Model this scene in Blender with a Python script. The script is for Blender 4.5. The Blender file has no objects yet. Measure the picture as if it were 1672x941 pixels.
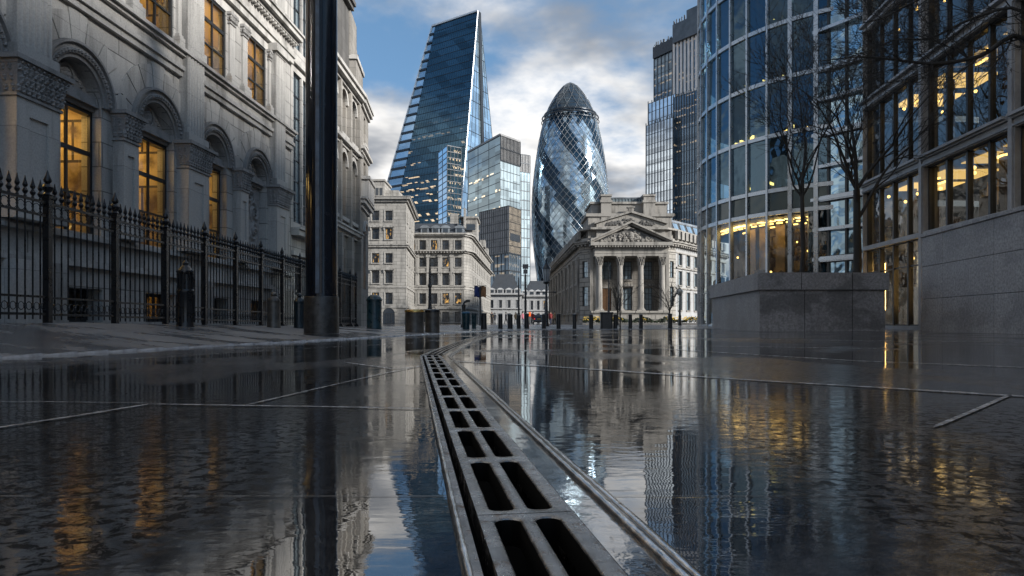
import bpy, math, random
from mathutils import Vector, Matrix
from mathutils.bvhtree import BVHTree
R = math.radians
PI = math.pi
sc = bpy.context.scene
COL = sc.collection
rnd = random.Random(7)
# lens: 24 mm on a 36 mm wide frame, level camera 0.32 m above the paving
FPX, CXP, HYP, CAMH = 1115.0, 836.0, 526.0, 0.32
def sx(px, Y): return (px - CXP) / FPX * Y            # photo column at depth Y -> metres across
def sz(py, Y): return CAMH + (HYP - py) / FPX * Y     # photo row at depth Y -> metres up

# ------------------------------------------------------------------ mesh helpers
class MB:
    def __init__(s): s.v = []; s.f = []; s.m = []
    def face(s, pts, mi=0):
        n = len(s.v); s.v += [tuple(p) for p in pts]; s.f.append(tuple(range(n, n + len(pts)))); s.m.append(mi)
    def add(s, vs, fs, mi=0):
        n = len(s.v); s.v += [tuple(p) for p in vs]
        for f in fs: s.f.append(tuple(i + n for i in f)); s.m.append(mi)
    def box(s, x0, y0, z0, x1, y1, z1, mi=0):
        if x0 > x1: x0, x1 = x1, x0
        if y0 > y1: y0, y1 = y1, y0
        if z0 > z1: z0, z1 = z1, z0
        s.add([(x0,y0,z0),(x1,y0,z0),(x1,y1,z0),(x0,y1,z0),(x0,y0,z1),(x1,y0,z1),(x1,y1,z1),(x0,y1,z1)],
              [(0,3,2,1),(4,5,6,7),(0,1,5,4),(1,2,6,5),(2,3,7,6),(3,0,4,7)], mi)
    def frustum(s, x0,y0,x1,y1,z0, X0,Y0,X1,Y1,z1, mi=0):
        s.add([(x0,y0,z0),(x1,y0,z0),(x1,y1,z0),(x0,y1,z0),(X0,Y0,z1),(X1,Y0,z1),(X1,Y1,z1),(X0,Y1,z1)],
              [(0,3,2,1),(4,5,6,7),(0,1,5,4),(1,2,6,5),(2,3,7,6),(3,0,4,7)], mi)
    def prism(s, poly, z0, z1, mi=0, poly2=None):
        n = len(poly); q = poly2 or poly
        s.add([(x,y,z0) for x,y in poly] + [(x,y,z1) for x,y in q],
              [tuple(range(n-1,-1,-1)), tuple(range(n,2*n))] + [(i,(i+1)%n,n+(i+1)%n,n+i) for i in range(n)], mi)
    def yprism(s, poly, y0, y1, mi=0):   # polygon in x,z pushed from y0 (front) to y1
        n = len(poly)
        s.add([(x,y0,z) for x,z in poly] + [(x,y1,z) for x,z in poly],
              [tuple(range(n)), tuple(range(2*n-1,n-1,-1))] + [((i+1)%n,i,n+i,n+(i+1)%n) for i in range(n)], mi)
    def lathe(s, prof, n=16, cx=0, cy=0, mi=0, a0=0):
        k = len(prof); vs = []
        for r, z in prof:
            for i in range(n):
                a = a0 + 2*PI*i/n; vs.append((cx + r*math.cos(a), cy + r*math.sin(a), z))
        fs = [(j*n+i, j*n+(i+1)%n, (j+1)*n+(i+1)%n, (j+1)*n+i) for j in range(k-1) for i in range(n)]
        fs.append(tuple(range(n-1,-1,-1))); fs.append(tuple((k-1)*n+i for i in range(n)))
        s.add(vs, fs, mi)
    def tube(s, pts, rad, n=6, mi=0, cap=True):
        pts = [Vector(p) for p in pts]
        if not isinstance(rad, (list, tuple)): rad = [rad]*len(pts)
        vs = []; ref = None
        for i, p in enumerate(pts):
            d = (pts[min(i+1,len(pts)-1)] - pts[max(i-1,0)])
            d = d.normalized() if d.length > 1e-9 else Vector((0,0,1))
            if ref is None: ref = Vector((1,0,0)) if abs(d.x) < .8 else Vector((0,1,0))
            a = (ref - d*ref.dot(d)).normalized(); b = d.cross(a); ref = a
            for k in range(n):
                t = 2*PI*k/n; vs.append(p + (a*math.cos(t) + b*math.sin(t))*rad[i])
        m = len(pts)
        fs = [(j*n+i, j*n+(i+1)%n, (j+1)*n+(i+1)%n, (j+1)*n+i) for j in range(m-1) for i in range(n)]
        if cap: fs += [tuple(range(n-1,-1,-1)), tuple((m-1)*n+i for i in range(n))]
        s.add(vs, fs, mi)
    def blob(s, c, r, mi=0, n=7, k=4):
        rx, ry, rz = r if isinstance(r, (tuple, list)) else (r,r,r)
        vs = [(c[0],c[1],c[2]-rz)]
        for j in range(1,k):
            t = -PI/2 + PI*j/k
            for i in range(n):
                a = 2*PI*i/n + j; vs.append((c[0]+rx*math.cos(t)*math.cos(a), c[1]+ry*math.cos(t)*math.sin(a), c[2]+rz*math.sin(t)))
        vs.append((c[0],c[1],c[2]+rz)); fs = []
        for i in range(n): fs.append((0, 1+(i+1)%n, 1+i))
        for j in range(k-2):
            for i in range(n): fs.append((1+j*n+i, 1+j*n+(i+1)%n, 1+(j+1)*n+(i+1)%n, 1+(j+1)*n+i))
        for i in range(n): fs.append((1+(k-2)*n+i, 1+(k-2)*n+(i+1)%n, len(vs)-1))
        s.add(vs, fs, mi)
    def beam(s, a, b, w, h, nrm, mi=0):  # bar from a to b, w across, h out along nrm
        a = Vector(a); b = Vector(b); nrm = Vector(nrm).normalized()
        d = (b-a).normalized(); t = d.cross(nrm).normalized()*(w/2); o = nrm*h
        vs = [a-t, a+t, a+t+o, a-t+o, b-t, b+t, b+t+o, b-t+o]
        s.add(vs, [(0,1,2,3),(7,6,5,4),(0,4,5,1),(1,5,6,2),(2,6,7,3),(3,7,4,0)], mi)
    def ring(s, cu, cz, r0, r1, y0, y1, a0=0, a1=PI, n=16, mi=0):  # arch band in x,z; y0 front
        for i in range(n):
            p = a0+(a1-a0)*i/n; q = a0+(a1-a0)*(i+1)/n
            c = [(cu+r*math.cos(t), cz+r*math.sin(t)) for r, t in ((r0,p),(r1,p),(r1,q),(r0,q))]
            s.face([(x,y0,z) for x,z in c], mi)
            s.face([(c[1][0],y0,c[1][1]),(c[1][0],y1,c[1][1]),(c[2][0],y1,c[2][1]),(c[2][0],y0,c[2][1])], mi)
            s.face([(c[0][0],y0,c[0][1]),(c[3][0],y0,c[3][1]),(c[3][0],y1,c[3][1]),(c[0][0],y1,c[0][1])], mi)
        for t in (a0, a1):
            c = [(cu+r*math.cos(t), cz+r*math.sin(t)) for r in (r0, r1)]
            s.face([(c[0][0],y0,c[0][1]),(c[1][0],y0,c[1][1]),(c[1][0],y1,c[1][1]),(c[0][0],y1,c[0][1])], mi)
    def wall(s, u0, u1, z0, z1, holes, rev=.3, y=0.0, mi=0):
        """wall sheet with openings (a,b,c,d[,'arch']) and their reveals"""
        us = sorted({u0,u1,*[h[0] for h in holes],*[h[1] for h in holes]}); zs = sorted({z0,z1,*[h[2] for h in holes],*[h[3] for h in holes]})
        us = [u for u in us if u0 <= u <= u1]; zs = [z for z in zs if z0 <= z <= z1]
        for i in range(len(us)-1):
            for j in range(len(zs)-1):
                cu = (us[i]+us[i+1])/2; cz = (zs[j]+zs[j+1])/2
                if any(h[0] < cu < h[1] and h[2] < cz < h[3] for h in holes): continue
                s.face([(us[i],y,zs[j]),(us[i+1],y,zs[j]),(us[i+1],y,zs[j+1]),(us[i],y,zs[j+1])], mi)
        for h in holes:
            a,b,c,d = h[:4]; Y = y+rev
            if len(h) > 4:
                r = (b-a)/2; m = (a+b)/2; sp = d-r; n = 12
                arc = [(m+r*math.cos(PI*k/n), sp+r*math.sin(PI*k/n)) for k in range(n+1)]
                for k in range(n):
                    cn = (b,d) if k < n/2 else (a,d)
                    s.face([(cn[0],y,cn[1]),(arc[k+1][0],y,arc[k+1][1]),(arc[k][0],y,arc[k][1])], mi)
                    p, q = arc[k], arc[k+1]
                    s.face([(p[0],y,p[1]),(q[0],y,q[1]),(q[0],Y,q[1]),(p[0],Y,p[1])], mi)
            else:
                sp = d; s.face([(a,y,d),(a,Y,d),(b,Y,d),(b,y,d)], mi)
            s.face([(a,y,c),(a,Y,c),(a,Y,sp),(a,y,sp)], mi); s.face([(b,y,c),(b,y,sp),(b,Y,sp),(b,Y,c)], mi)
            s.face([(a,y,c),(b,y,c),(b,Y,c),(a,Y,c)], mi)
    def mesh(s, name, mats, smooth=None):
        me = bpy.data.meshes.new(name); me.from_pydata(s.v, [], s.f)
        for m in (mats if isinstance(mats, (list, tuple)) else [mats]): me.materials.append(m)
        me.polygons.foreach_set('material_index', s.m)
        if smooth:
            me.polygons.foreach_set('use_smooth', [True]*len(s.f)); me.update()
            import bmesh
            bm = bmesh.new(); bm.from_mesh(me); bmesh.ops.remove_doubles(bm, verts=bm.verts, dist=1e-5); bm.to_mesh(me); bm.free()
            me.set_sharp_from_angle(angle=R(smooth))
        me.update(); return me

def islands(mb):
    """the separate pieces of a builder, biggest first"""
    par = list(range(len(mb.v)))
    def find(i):
        while par[i] != i: par[i] = par[par[i]]; i = par[i]
        return i
    for f in mb.f:
        a = find(f[0])
        for i in f[1:]: par[find(i)] = a
    grp = {}
    for k, f in enumerate(mb.f): grp.setdefault(find(f[0]), []).append(k)
    out = []
    for ks in grp.values():
        m = MB(); mp = {}
        for k in ks:
            t = []
            for i in mb.f[k]:
                if i not in mp: mp[i] = len(m.v); m.v.append(mb.v[i])
                t.append(mp[i])
            m.f.append(tuple(t)); m.m.append(mb.m[k])
        out.append(m)
    return out
def link(name, me, parent=None, mat4=None, bevel=0):
    o = bpy.data.objects.new(name, me); COL.objects.link(o)
    if parent: o.parent = parent
    if mat4 is not None: o.matrix_basis = mat4
    if bevel:
        b = o.modifiers.new('bevel', 'BEVEL'); b.width = bevel; b.segments = 2; b.limit_method = 'ANGLE'; b.angle_limit = R(40)
    return o
def part(name, mb, mats, parent, smooth=None, bevel=0, local=False, each=False):
    """mesh written in world coordinates (or the thing's own when local) linked under its thing"""
    if each:
        for q in islands(mb): o = part(name, q, mats, parent, smooth, bevel, local)
        return o
    m4 = Matrix.Identity(4) if local or parent is None else Matrix.Translation(-Vector(parent.location))
    return link(name, mb.mesh(name, mats, smooth), parent, m4, bevel)
def sub(name, mb, mats, parent, smooth=None, bevel=0):
    return link(name, mb.mesh(name, mats, smooth), parent, Matrix.Identity(4), bevel)
def thing(name, label, cat, loc=(0,0,0), group=None):
    o = bpy.data.objects.new(name, None); COL.objects.link(o); o.location = loc; o.empty_display_size = .3
    o['label'] = label; o['category'] = cat
    if group: o['group'] = group
    return o
def tag(o, label, cat, group=None):
    o['label'] = label; o['category'] = cat
    if group: o['group'] = group
    return o
def struct(o): o['kind'] = 'structure'; return o
def kids(o): return list(o.children)
def dup(root, loc, label=None, scale=None):
    r = root.copy(); COL.objects.link(r); r.location = loc
    if label: r['label'] = label
    if scale: r.scale = scale
    for ch in kids(root):
        c = ch.copy(); COL.objects.link(c); c.parent = r
        for g in kids(ch):
            d = g.copy(); COL.objects.link(d); d.parent = c
    return r

class Fac:
    """a facade frame: x along it left to right seen from outside, -y outward, z up"""
    def __init__(s, parent, p0, p1, z=0):
        s.p = parent; d = Vector((p1[0]-p0[0], p1[1]-p0[1], 0)); s.L = d.length
        s.W = Matrix.Translation((p0[0],p0[1],z)) @ Matrix.Rotation(math.atan2(d.y,d.x),4,'Z')
        s.M = Matrix.Translation(-Vector(parent.location)) @ s.W
    def obj(s, name, mb, mats, smooth=None, bevel=0, each=False):
        if each:
            for q in islands(mb): o = s.obj(name, q, mats, smooth, bevel)
            return o
        return link(name, mb.mesh(name, mats, smooth), s.p, s.M.copy(), bevel)
    def put(s, name, me, u, z, d=0): return link(name, me, s.p, s.M @ Matrix.Translation((u,d,z)))

_cache = {}
def win(fac, u, z, w, h, pane, frame, d=.22, mun=(2,3), sill=None, hood=None, surround=None, arch=False, bar=.06, hoodmat=None):
    """window part (glass) with frame, sill, hood sub-parts; u is its centre, z its foot"""
    key = (round(w,2), round(h,2), pane.name, frame.name, mun, sill and sill.name, hood, surround and surround.name, arch, bar, d)
    if key not in _cache:
        g = MB()
        if arch:
            r = w/2; n = 12
            poly = [(-r,0),(r,0)] + [(r*math.cos(PI*k/n), h-r+r*math.sin(PI*k/n)) for k in range(n+1)]
            g.yprism(poly, 0, .03)
        else: g.box(-w/2,0,0,w/2,.03,h)
        f = MB(); fw = bar*1.3; top = h-(w/2 if arch else 0)
        f.box(-w/2,-.05,0,-w/2+fw,-.003,top); f.box(w/2-fw,-.05,0,w/2,-.003,top); f.box(-w/2+fw,-.05,0,w/2-fw,-.003,fw)
        if arch: f.ring(0,top,w/2-fw,w/2,-.05,-.003,n=12)
        else: f.box(-w/2+fw,-.05,h-fw,w/2-fw,-.003,h)
        for i in range(1,mun[0]):
            x = -w/2+w*i/mun[0]; f.box(x-bar/2,-.045,fw,x+bar/2,-.004,(h if not arch else h-.02)-fw)
        for j in range(1,mun[1]):
            zz = h*j/mun[1]
            ww = w/2 if zz <= top else math.sqrt(max(0,(w/2)**2-(zz-top)**2))
            f.box(-ww+fw*.6,-.04,zz-bar/2,ww-fw*.6,-.005,zz+bar/2)
        si = MB(); si.box(-w/2-.15,-d-.14,-.16,w/2+.15,-.06,-.003)
        ho = MB()
        if hood == 'ped':
            b = w/2+.32; ho.yprism([(-b,h+.18),(b,h+.18),(b,h+.3),(0,h+.72),(-b,h+.3)], -d-.3, -d+.05)
            for q in (-1,1): ho.box(q*(w/2+.08),-d-.2,h-.25,q*(w/2+.26),-d+.05,h+.175)
        elif hood == 'seg':
            b = w/2+.3; pts = [(-b,h+.18),(b,h+.18)]+[(b*math.cos(PI*k/10), h+.24+.3*math.sin(PI*k/10)) for k in range(11)]
            ho.yprism(pts, -d-.28, -d+.05)
            for q in (-1,1): ho.box(q*(w/2+.08),-d-.2,h-.25,q*(w/2+.24),-d+.05,h+.175)
        elif hood == 'flat':
            ho.box(-w/2-.25,-d-.2,h+.12,w/2+.25,-d+.05,h+.3); ho.box(-.12,-d-.12,h-.1,.12,-d+.05,h+.118)
        su = MB()
        if surround:
            t = .2
            for q in (-1,1): su.box(q*(w/2+.02),-d-.06,0,q*(w/2+t),-d+.05,top+(0 if arch else .1))
            if arch: su.ring(0,top,w/2+.02,w/2+t,-d-.06,-d+.05,n=12)
        _cache[key] = (g.mesh('window',pane), f.mesh('frame',frame), si.mesh('sill',sill) if sill else None,
                       ho.mesh('hood',hoodmat or sill or frame) if hood else None, su.mesh('surround',surround) if surround else None)
    ms = _cache[key]
    o = fac.put('window', ms[0], u, z, d)
    for nm, me in zip(('frame','sill','hood','surround'), ms[1:]):
        if me: link(nm, me, o)
    return o

def offset_poly(poly, d):
    n = len(poly); out = []
    for i in range(n):
        p, a, b = Vector(poly[i]), Vector(poly[i-1]), Vector(poly[(i+1)%n])
        e1 = (p-a).normalized(); e2 = (b-p).normalized()
        n1 = Vector((e1.y,-e1.x)); n2 = Vector((e2.y,-e2.x)); m = n1+n2
        m = m/ max(.3, m.dot(n1)) if m.length > 1e-6 else n1
        out.append((p.x+m.x*d, p.y+m.y*d))
    return out   # poly runs counter-clockwise, d > 0 grows it

# ------------------------------------------------------------------ material helpers
def nd(nt, t, props=None, ins=None):
    n = nt.nodes.new(t)
    for k, v in (props or {}).items(): setattr(n, k, v)
    for k, v in (ins or {}).items():
        if isinstance(v, bpy.types.NodeSocket): nt.links.new(v, n.inputs[k])
        else: n.inputs[k].default_value = v
    return n
def mth(nt, op, a, b=None, clamp=False):
    ins = {0: a}
    if b is not None: ins[1] = b
    n = nd(nt, 'ShaderNodeMath', {'operation': op, 'use_clamp': clamp}, ins); return n.outputs[0]
def mixc(nt, f, a, b, blend='MIX'):
    n = nd(nt, 'ShaderNodeMix', {'data_type': 'RGBA', 'blend_type': blend}, {0: f, 6: a, 7: b}); return n.outputs[2]
def ramp(nt, f, lo, hi, a=0.0, b=1.0):
    n = nd(nt, 'ShaderNodeMapRange', {'interpolation_type': 'SMOOTHSTEP'}, {0: f, 1: lo, 2: hi, 3: a, 4: b}); return n.outputs[0]
def noise(nt, vec, scale, detail=4, rough=.55, dist=0):
    n = nd(nt, 'ShaderNodeTexNoise', None, {'Vector': vec, 'Scale': scale, 'Detail': detail, 'Roughness': rough, 'Distortion': dist}); return n.outputs[0]
def vmul(nt, vec, s):
    return nd(nt, 'ShaderNodeVectorMath', {'operation': 'MULTIPLY'}, {0: vec, 1: s}).outputs[0]
def c4(c): return (c[0], c[1], c[2], 1.0)
def new_mat(name):
    m = bpy.data.materials.new(name); m.use_nodes = True; nt = m.node_tree; nt.nodes.clear()
    out = nd(nt, 'ShaderNodeOutputMaterial'); b = nd(nt, 'ShaderNodeBsdfPrincipled'); nt.links.new(b.outputs[0], out.inputs[0])
    return m, nt, b, out
def setin(nt, n, **kw):
    for k, v in kw.items():
        k = k.replace('_', ' ')
        if isinstance(v, bpy.types.NodeSocket): nt.links.new(v, n.inputs[k])
        else: n.inputs[k].default_value = v
def objvec(nt): return nd(nt, 'ShaderNodeTexCoord').outputs['Object']
def uz(nt, vec):   # (x+y, z, 0): masonry coordinates that hold on either wall direction
    s = nd(nt, 'ShaderNodeSeparateXYZ', None, {0: vec})
    return nd(nt, 'ShaderNodeCombineXYZ', None, {0: mth(nt,'ADD',s.outputs[0],s.outputs[1]), 1: s.outputs[2], 2: 0.0}).outputs[0]

def stone(name, c1, c2, block=(.95,.42), joint=.55, jsize=.012, stain=.55, rough=.82, bump=.5, grain=30, soot=(.05,.047,.043)):
    m, nt, b, _ = new_mat(name); v = objvec(nt); q = uz(nt, v)
    br = nd(nt, 'ShaderNodeTexBrick', {'offset': .5}, {'Vector': q, 'Color1': c4(c1), 'Color2': c4(c2), 'Mortar': c4([x*joint for x in c1]),
            'Scale': 1.0, 'Mortar Size': jsize, 'Mortar Smooth': .3, 'Bias': 0.0, 'Brick Width': block[0], 'Row Height': block[1]})
    st = ramp(nt, noise(nt, vmul(nt, v, (1.6,1.6,.22)), 1.0, 5, .62), .44, .72)
    cl = ramp(nt, noise(nt, v, .35, 4), .35, .7)
    gr = noise(nt, v, grain, 3)
    col = mixc(nt, mth(nt,'MULTIPLY',st,stain), br.outputs[0], c4(soot))
    col = mixc(nt, mth(nt,'MULTIPLY',cl,.22), col, c4([min(1,x*1.45) for x in c2]))
    col = mixc(nt, .35, col, mixc(nt, 1.0, col, nd(nt,'ShaderNodeCombineColor',None,{0:gr,1:gr,2:gr}).outputs[0], 'OVERLAY'))
    hgt = mth(nt,'ADD', mth(nt,'MULTIPLY',br.outputs[1],-1.0), mth(nt,'MULTIPLY',gr,.25))
    bp = nd(nt,'ShaderNodeBump',None,{'Strength':bump,'Distance':.02,'Height':hgt})
    setin(nt, b, Base_Color=col, Roughness=rough, Normal=bp.outputs[0]); return m

def plain(name, col, rough=.5, metal=0.0, var=.25, scale=3.0, bump=0.0, bscale=40, spec=.5, coat=0.0):
    m, nt, b, _ = new_mat(name); v = objvec(nt)
    n = ramp(nt, noise(nt, v, scale, 5, .6), .3, .7)
    c = mixc(nt, n, c4([x*(1-var) for x in col]), c4([min(1,x*(1+var)) for x in col]))
    setin(nt, b, Base_Color=c, Roughness=mth(nt,'ADD',rough-.06,mth(nt,'MULTIPLY',n,.12)), Metallic=metal, Coat_Weight=coat)
    b.inputs['Specular IOR Level'].default_value = spec
    if bump:
        bp = nd(nt,'ShaderNodeBump',None,{'Strength':bump,'Distance':.01,'Height':noise(nt,v,bscale,4)})
        setin(nt, b, Normal=bp.outputs[0])
    return m

def tower_glass(name, tint, rough=.06, wob=.12, wscale=.12, lit=0.0, lit_rows=None, cell=(1.7,3.9), spec=1.0, metal=.75, zlim=None, var=.3):
    """mirror-like coated curtain wall glass; office lamps show behind some panes"""
    m, nt, b, _ = new_mat(name); v = objvec(nt); q = uz(nt, v)
    wn = nd(nt,'ShaderNodeTexWhiteNoise',{'noise_dimensions':'3D'},{0: nd(nt,'ShaderNodeVectorMath',{'operation':'FLOOR'},{0: nd(nt,'ShaderNodeVectorMath',{'operation':'DIVIDE'},{0:q,1:(cell[0]*2.0,cell[1],1)}).outputs[0]}).outputs[0]})
    c = mixc(nt, wn.outputs[0], c4([x*(1-var) for x in tint]), c4([min(1,x*(1+var)) for x in tint]))
    bp = nd(nt,'ShaderNodeBump',None,{'Strength':wob,'Distance':1.0,'Height':noise(nt,v,wscale,2)})
    setin(nt, b, Base_Color=c, Roughness=rough, Metallic=metal, Normal=bp.outputs[0])
    if lit:
        row = nd(nt,'ShaderNodeVectorMath',{'operation':'FLOOR'},{0: nd(nt,'ShaderNodeVectorMath',{'operation':'DIVIDE'},{0:q,1:(cell[0]*9,cell[1],1)}).outputs[0]}).outputs[0]
        w2 = nd(nt,'ShaderNodeTexWhiteNoise',{'noise_dimensions':'3D'},{0: row}).outputs[0]
        w3 = nd(nt,'ShaderNodeTexWhiteNoise',{'noise_dimensions':'3D'},{0: nd(nt,'ShaderNodeVectorMath',{'operation':'FLOOR'},{0: nd(nt,'ShaderNodeVectorMath',{'operation':'DIVIDE'},{0:q,1:(cell[0]*.5,cell[1]/3.0,1)}).outputs[0]}).outputs[0]}).outputs[0]
        e = mth(nt,'MULTIPLY', mth(nt,'GREATER_THAN',w2,.42), mth(nt,'GREATER_THAN',w3,.68))
        if zlim:
            s = nd(nt,'ShaderNodeSeparateXYZ',None,{0:v}); e = mth(nt,'MULTIPLY',e,ramp(nt,s.outputs[2],zlim[0],zlim[1],1.0,0.0))
        fz_ = mth(nt,'FRACT',mth(nt,'DIVIDE',nd(nt,'ShaderNodeSeparateXYZ',None,{0:v}).outputs[2],cell[1]))
        e = mth(nt,'MULTIPLY',e, mth(nt,'MULTIPLY',mth(nt,'GREATER_THAN',fz_,.45),mth(nt,'LESS_THAN',fz_,.80)))
        setin(nt, b, Emission_Color=c4((1.0,.74,.44)), Emission_Strength=mth(nt,'MULTIPLY',e,lit))
    return m

def pane_far(name, tint, lit_frac=.35, lit=1.6):
    """distant sash window glass: dark room, sky reflected, lamps on in some rooms"""
    m, nt, b, _ = new_mat(name); v = objvec(nt)
    rn = nd(nt,'ShaderNodeObjectInfo').outputs['Random']
    on = mth(nt,'LESS_THAN',rn,lit_frac)
    pt = ramp(nt, noise(nt, nd(nt,'ShaderNodeVectorMath',{'operation':'ADD'},{0:vmul(nt,v,(2.6,1,.9)),1:nd(nt,'ShaderNodeCombineXYZ',None,{0:mth(nt,'MULTIPLY',rn,50.0),1:0.0,2:0.0}).outputs[0]}).outputs[0], 1.0, 2), .52, .62)
    bp = nd(nt,'ShaderNodeBump',None,{'Strength':.15,'Distance':.1,'Height':noise(nt,v,1.2,2)})
    setin(nt, b, Base_Color=c4(tint), Roughness=.05, Normal=bp.outputs[0], Emission_Color=c4((1.0,.55,.13)), Emission_Strength=mth(nt,'MULTIPLY',mth(nt,'MULTIPLY',on,pt),lit))
    b.inputs['IOR'].default_value = 1.5
    return m

def clear_glass(name, tint=(.75,.85,.9), ior=1.9, wob=.05, rough=.01, refl=(.92,.96,1)):
    """near glazing: see-through, mirror reflections growing towards grazing angles"""
    m, nt, b, out = new_mat(name); nt.nodes.remove(b); v = objvec(nt)
    bp = nd(nt,'ShaderNodeBump',None,{'Strength':wob,'Distance':.3,'Height':noise(nt,v,.6,2)})
    fr = nd(nt,'ShaderNodeFresnel',None,{'IOR':ior,'Normal':bp.outputs[0]})
    tr = nd(nt,'ShaderNodeBsdfTransparent',None,{'Color':c4(tint)}); gl = nd(nt,'ShaderNodeBsdfGlossy',None,{'Color':c4(refl),'Roughness':rough,'Normal':bp.outputs[0]})
    mx = nd(nt,'ShaderNodeMixShader',None,{0:fr.outputs[0],1:tr.outputs[0],2:gl.outputs[0]}); nt.links.new(mx.outputs[0], out.inputs[0]); return m

def lamp_mat(name, col, s, vary=0.0):
    m, nt, b, out = new_mat(name); nt.nodes.remove(b)
    if vary: s = mth(nt,'ADD',s*(1-vary),mth(nt,'MULTIPLY',nd(nt,'ShaderNodeObjectInfo').outputs['Random'],s*vary*2))
    e = nd(nt,'ShaderNodeEmission',None,{'Color':c4(col),'Strength':s}); nt.links.new(e.outputs[0], out.inputs[0]); return m
# ------------------------------------------------------------------ materials
M_STONE_L = stone('weathered_portland_stone', (.47,.452,.425), (.365,.352,.333), (1.05,.5), joint=.35, jsize=.014, stain=.72, bump=.7)
M_STONE_TRIM = stone('carved_stone_trim', (.47,.452,.425), (.40,.386,.365), (1.6,1.2), jsize=.007, stain=.75, bump=.5)
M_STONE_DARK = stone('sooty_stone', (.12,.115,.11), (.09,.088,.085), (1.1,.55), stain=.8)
M_STONE_CH = stone('church_stone', (.30,.28,.255), (.235,.22,.197), (.8,.4), stain=.55)
M_STONE_B = stone('pale_stone_blocks', (.315,.30,.275), (.24,.228,.21), (1.4,.55), joint=.4, jsize=.035, stain=.6, bump=.8)
M_STONE_BT = stone('pale_stone_trim', (.31,.297,.275), (.26,.247,.228), (4,2), jsize=.005, stain=.85)
M_STONE_RUST = stone('rusticated_stone', (.31,.29,.26), (.245,.23,.205), (1.8,.62), joint=.3, jsize=.06, stain=.4, bump=1.0)
M_STONE_BK = stone('bank_stone', (.27,.248,.215), (.21,.19,.165), (1.5,.6), joint=.4, jsize=.035, stain=.65, bump=.8)
M_STONE_BKT = stone('bank_stone_trim', (.285,.268,.243), (.23,.217,.198), (4,2), jsize=.005, stain=.95)
M_STONE_E = stone('grey_white_stone', (.33,.33,.33), (.29,.29,.29), (1.5,.6), stain=.3)
M_SLATE = stone('blue_grey_slate', (.035,.042,.052), (.025,.031,.04), (.5,.28), joint=.5, jsize=.02, stain=.3, rough=.8)
M_LEAD = plain('lead_roof', (.17,.19,.21), .45, .2, .25, .5)
M_IRON = plain('black_painted_iron', (.008,.009,.011), .3, 0, .3, 8, .25, 60)
M_IRON_BLUE = plain('blue_black_gloss_paint', (.004,.007,.013), .13, 0, .3, 5, .12, 25, spec=.35)
M_COLLAR = plain('worn_dark_steel', (.04,.04,.04), .33, .3, .5, 9, .6, 45)
M_TEAL = plain('teal_painted_metal', (.006,.034,.046), .3, 0, .25, 6, .15, 30)
M_TEAL_D = plain('dark_teal_paint', (.006,.018,.026), .33, 0, .3, 6, .15, 30)
M_BOLL = plain('black_bollard_paint', (.012,.014,.018), .35, 0, .3, 6, .2, 30)
M_BROWN = plain('bronze_grey_metal', (.085,.078,.07), .4, .35, .35, 7, .35, 40)
M_GOLD = plain('brass_lid', (.55,.37,.13), .28, .85, .25, 6, .1, 30)
M_BLUELID = plain('blue_plastic_lid', (.02,.11,.2), .35)
M_WFRAME = plain('dark_window_frame', (.018,.02,.022), .35)
M_WFRAME_L = plain('grey_window_frame', (.12,.12,.125), .4)
M_STEEL = plain('brushed_aluminium', (.42,.45,.48), .3, .75, .15, 2, .1, 60)
M_STEEL_D = plain('dark_steel_mullion', (.05,.056,.064), .3, .6, .2, 3)
M_WHITE_ST = plain('white_steel', (.7,.74,.78), .35, .3, .1, 2)
M_PANEL = plain('grey_stone_panel', (.30,.30,.305), .45, 0, .22, 1.2, .1, 30)
M_GRANITE = None
M_BARK = plain('wet_bark', (.018,.016,.014), .7, 0, .4, 12, .8, 40)
M_SOIL = plain('dark_soil', (.02,.016,.012), .95, 0, .4, 20, 1, 60)
M_ROOM = plain('warm_interior_wall', (.55,.40,.22), .8, 0, .3, 1.3)
def panelling():
    m, nt, b, _ = new_mat('warm_panelled_interior'); v = objvec(nt); q = uz(nt, v)
    br = nd(nt,'ShaderNodeTexBrick',{'offset':.35},{'Vector':q,'Color1':(.66,.50,.26,1),'Color2':(.05,.028,.012,1),'Mortar':(.04,.025,.012,1),'Scale':1.0,'Mortar Size':.03,'Mortar Smooth':.1,'Bias':-.1,'Brick Width':.46,'Row Height':.85})
    setin(nt, b, Base_Color=mixc(nt, ramp(nt,noise(nt,v,1.6,4),.42,.62), br.outputs[0], (.09,.05,.02,1)), Roughness=.6); return m
M_ROOM_P = panelling()
def blind_mat():
    m, nt, b, out = new_mat('cream_blind_cloth'); nt.nodes.remove(b); t_ = nd(nt,'ShaderNodeBsdfTranslucent',None,{'Color':(.85,.74,.52,1)}); d = nd(nt,'ShaderNodeBsdfDiffuse',None,{'Color':(.6,.54,.42,1)})
    mx = nd(nt,'ShaderNodeMixShader',None,{0:.35,1:t_.outputs[0],2:d.outputs[0]}); nt.links.new(mx.outputs[0],out.inputs[0]); return m
M_BLIND = blind_mat()
M_ROOM_D = plain('dark_interior_fitting', (.05,.035,.022), .6, 0, .5, 2)
M_ROOM_G = plain('grey_interior_core', (.07,.075,.08), .7, 0, .3, .8)
M_CEIL_G = lamp_mat('office_fill_glow', (1.0,.55,.15), .55, .6)
M_CEIL = lamp_mat('room_fill_glow', (1.0,.56,.16), 2.6, .75)
M_LAMP = lamp_mat('warm_lamp', (1.0,.52,.12), 2.6)
M_LAMP_S = lamp_mat('warm_tube_lamp', (1.0,.50,.13), 9.0)
M_GLASS = clear_glass('near_window_glass')
M_GLASS_F = clear_glass('curtain_wall_glass', (.22,.36,.44), 2.1, .10, refl=(.42,.68,.92))
M_GLASS_FD = clear_glass('tinted_curtain_glass', (.16,.25,.30), 2.2, .06)
M_GLASS_G = clear_glass('shopfront_glass', (.5,.58,.6), 1.8, .08)
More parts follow.
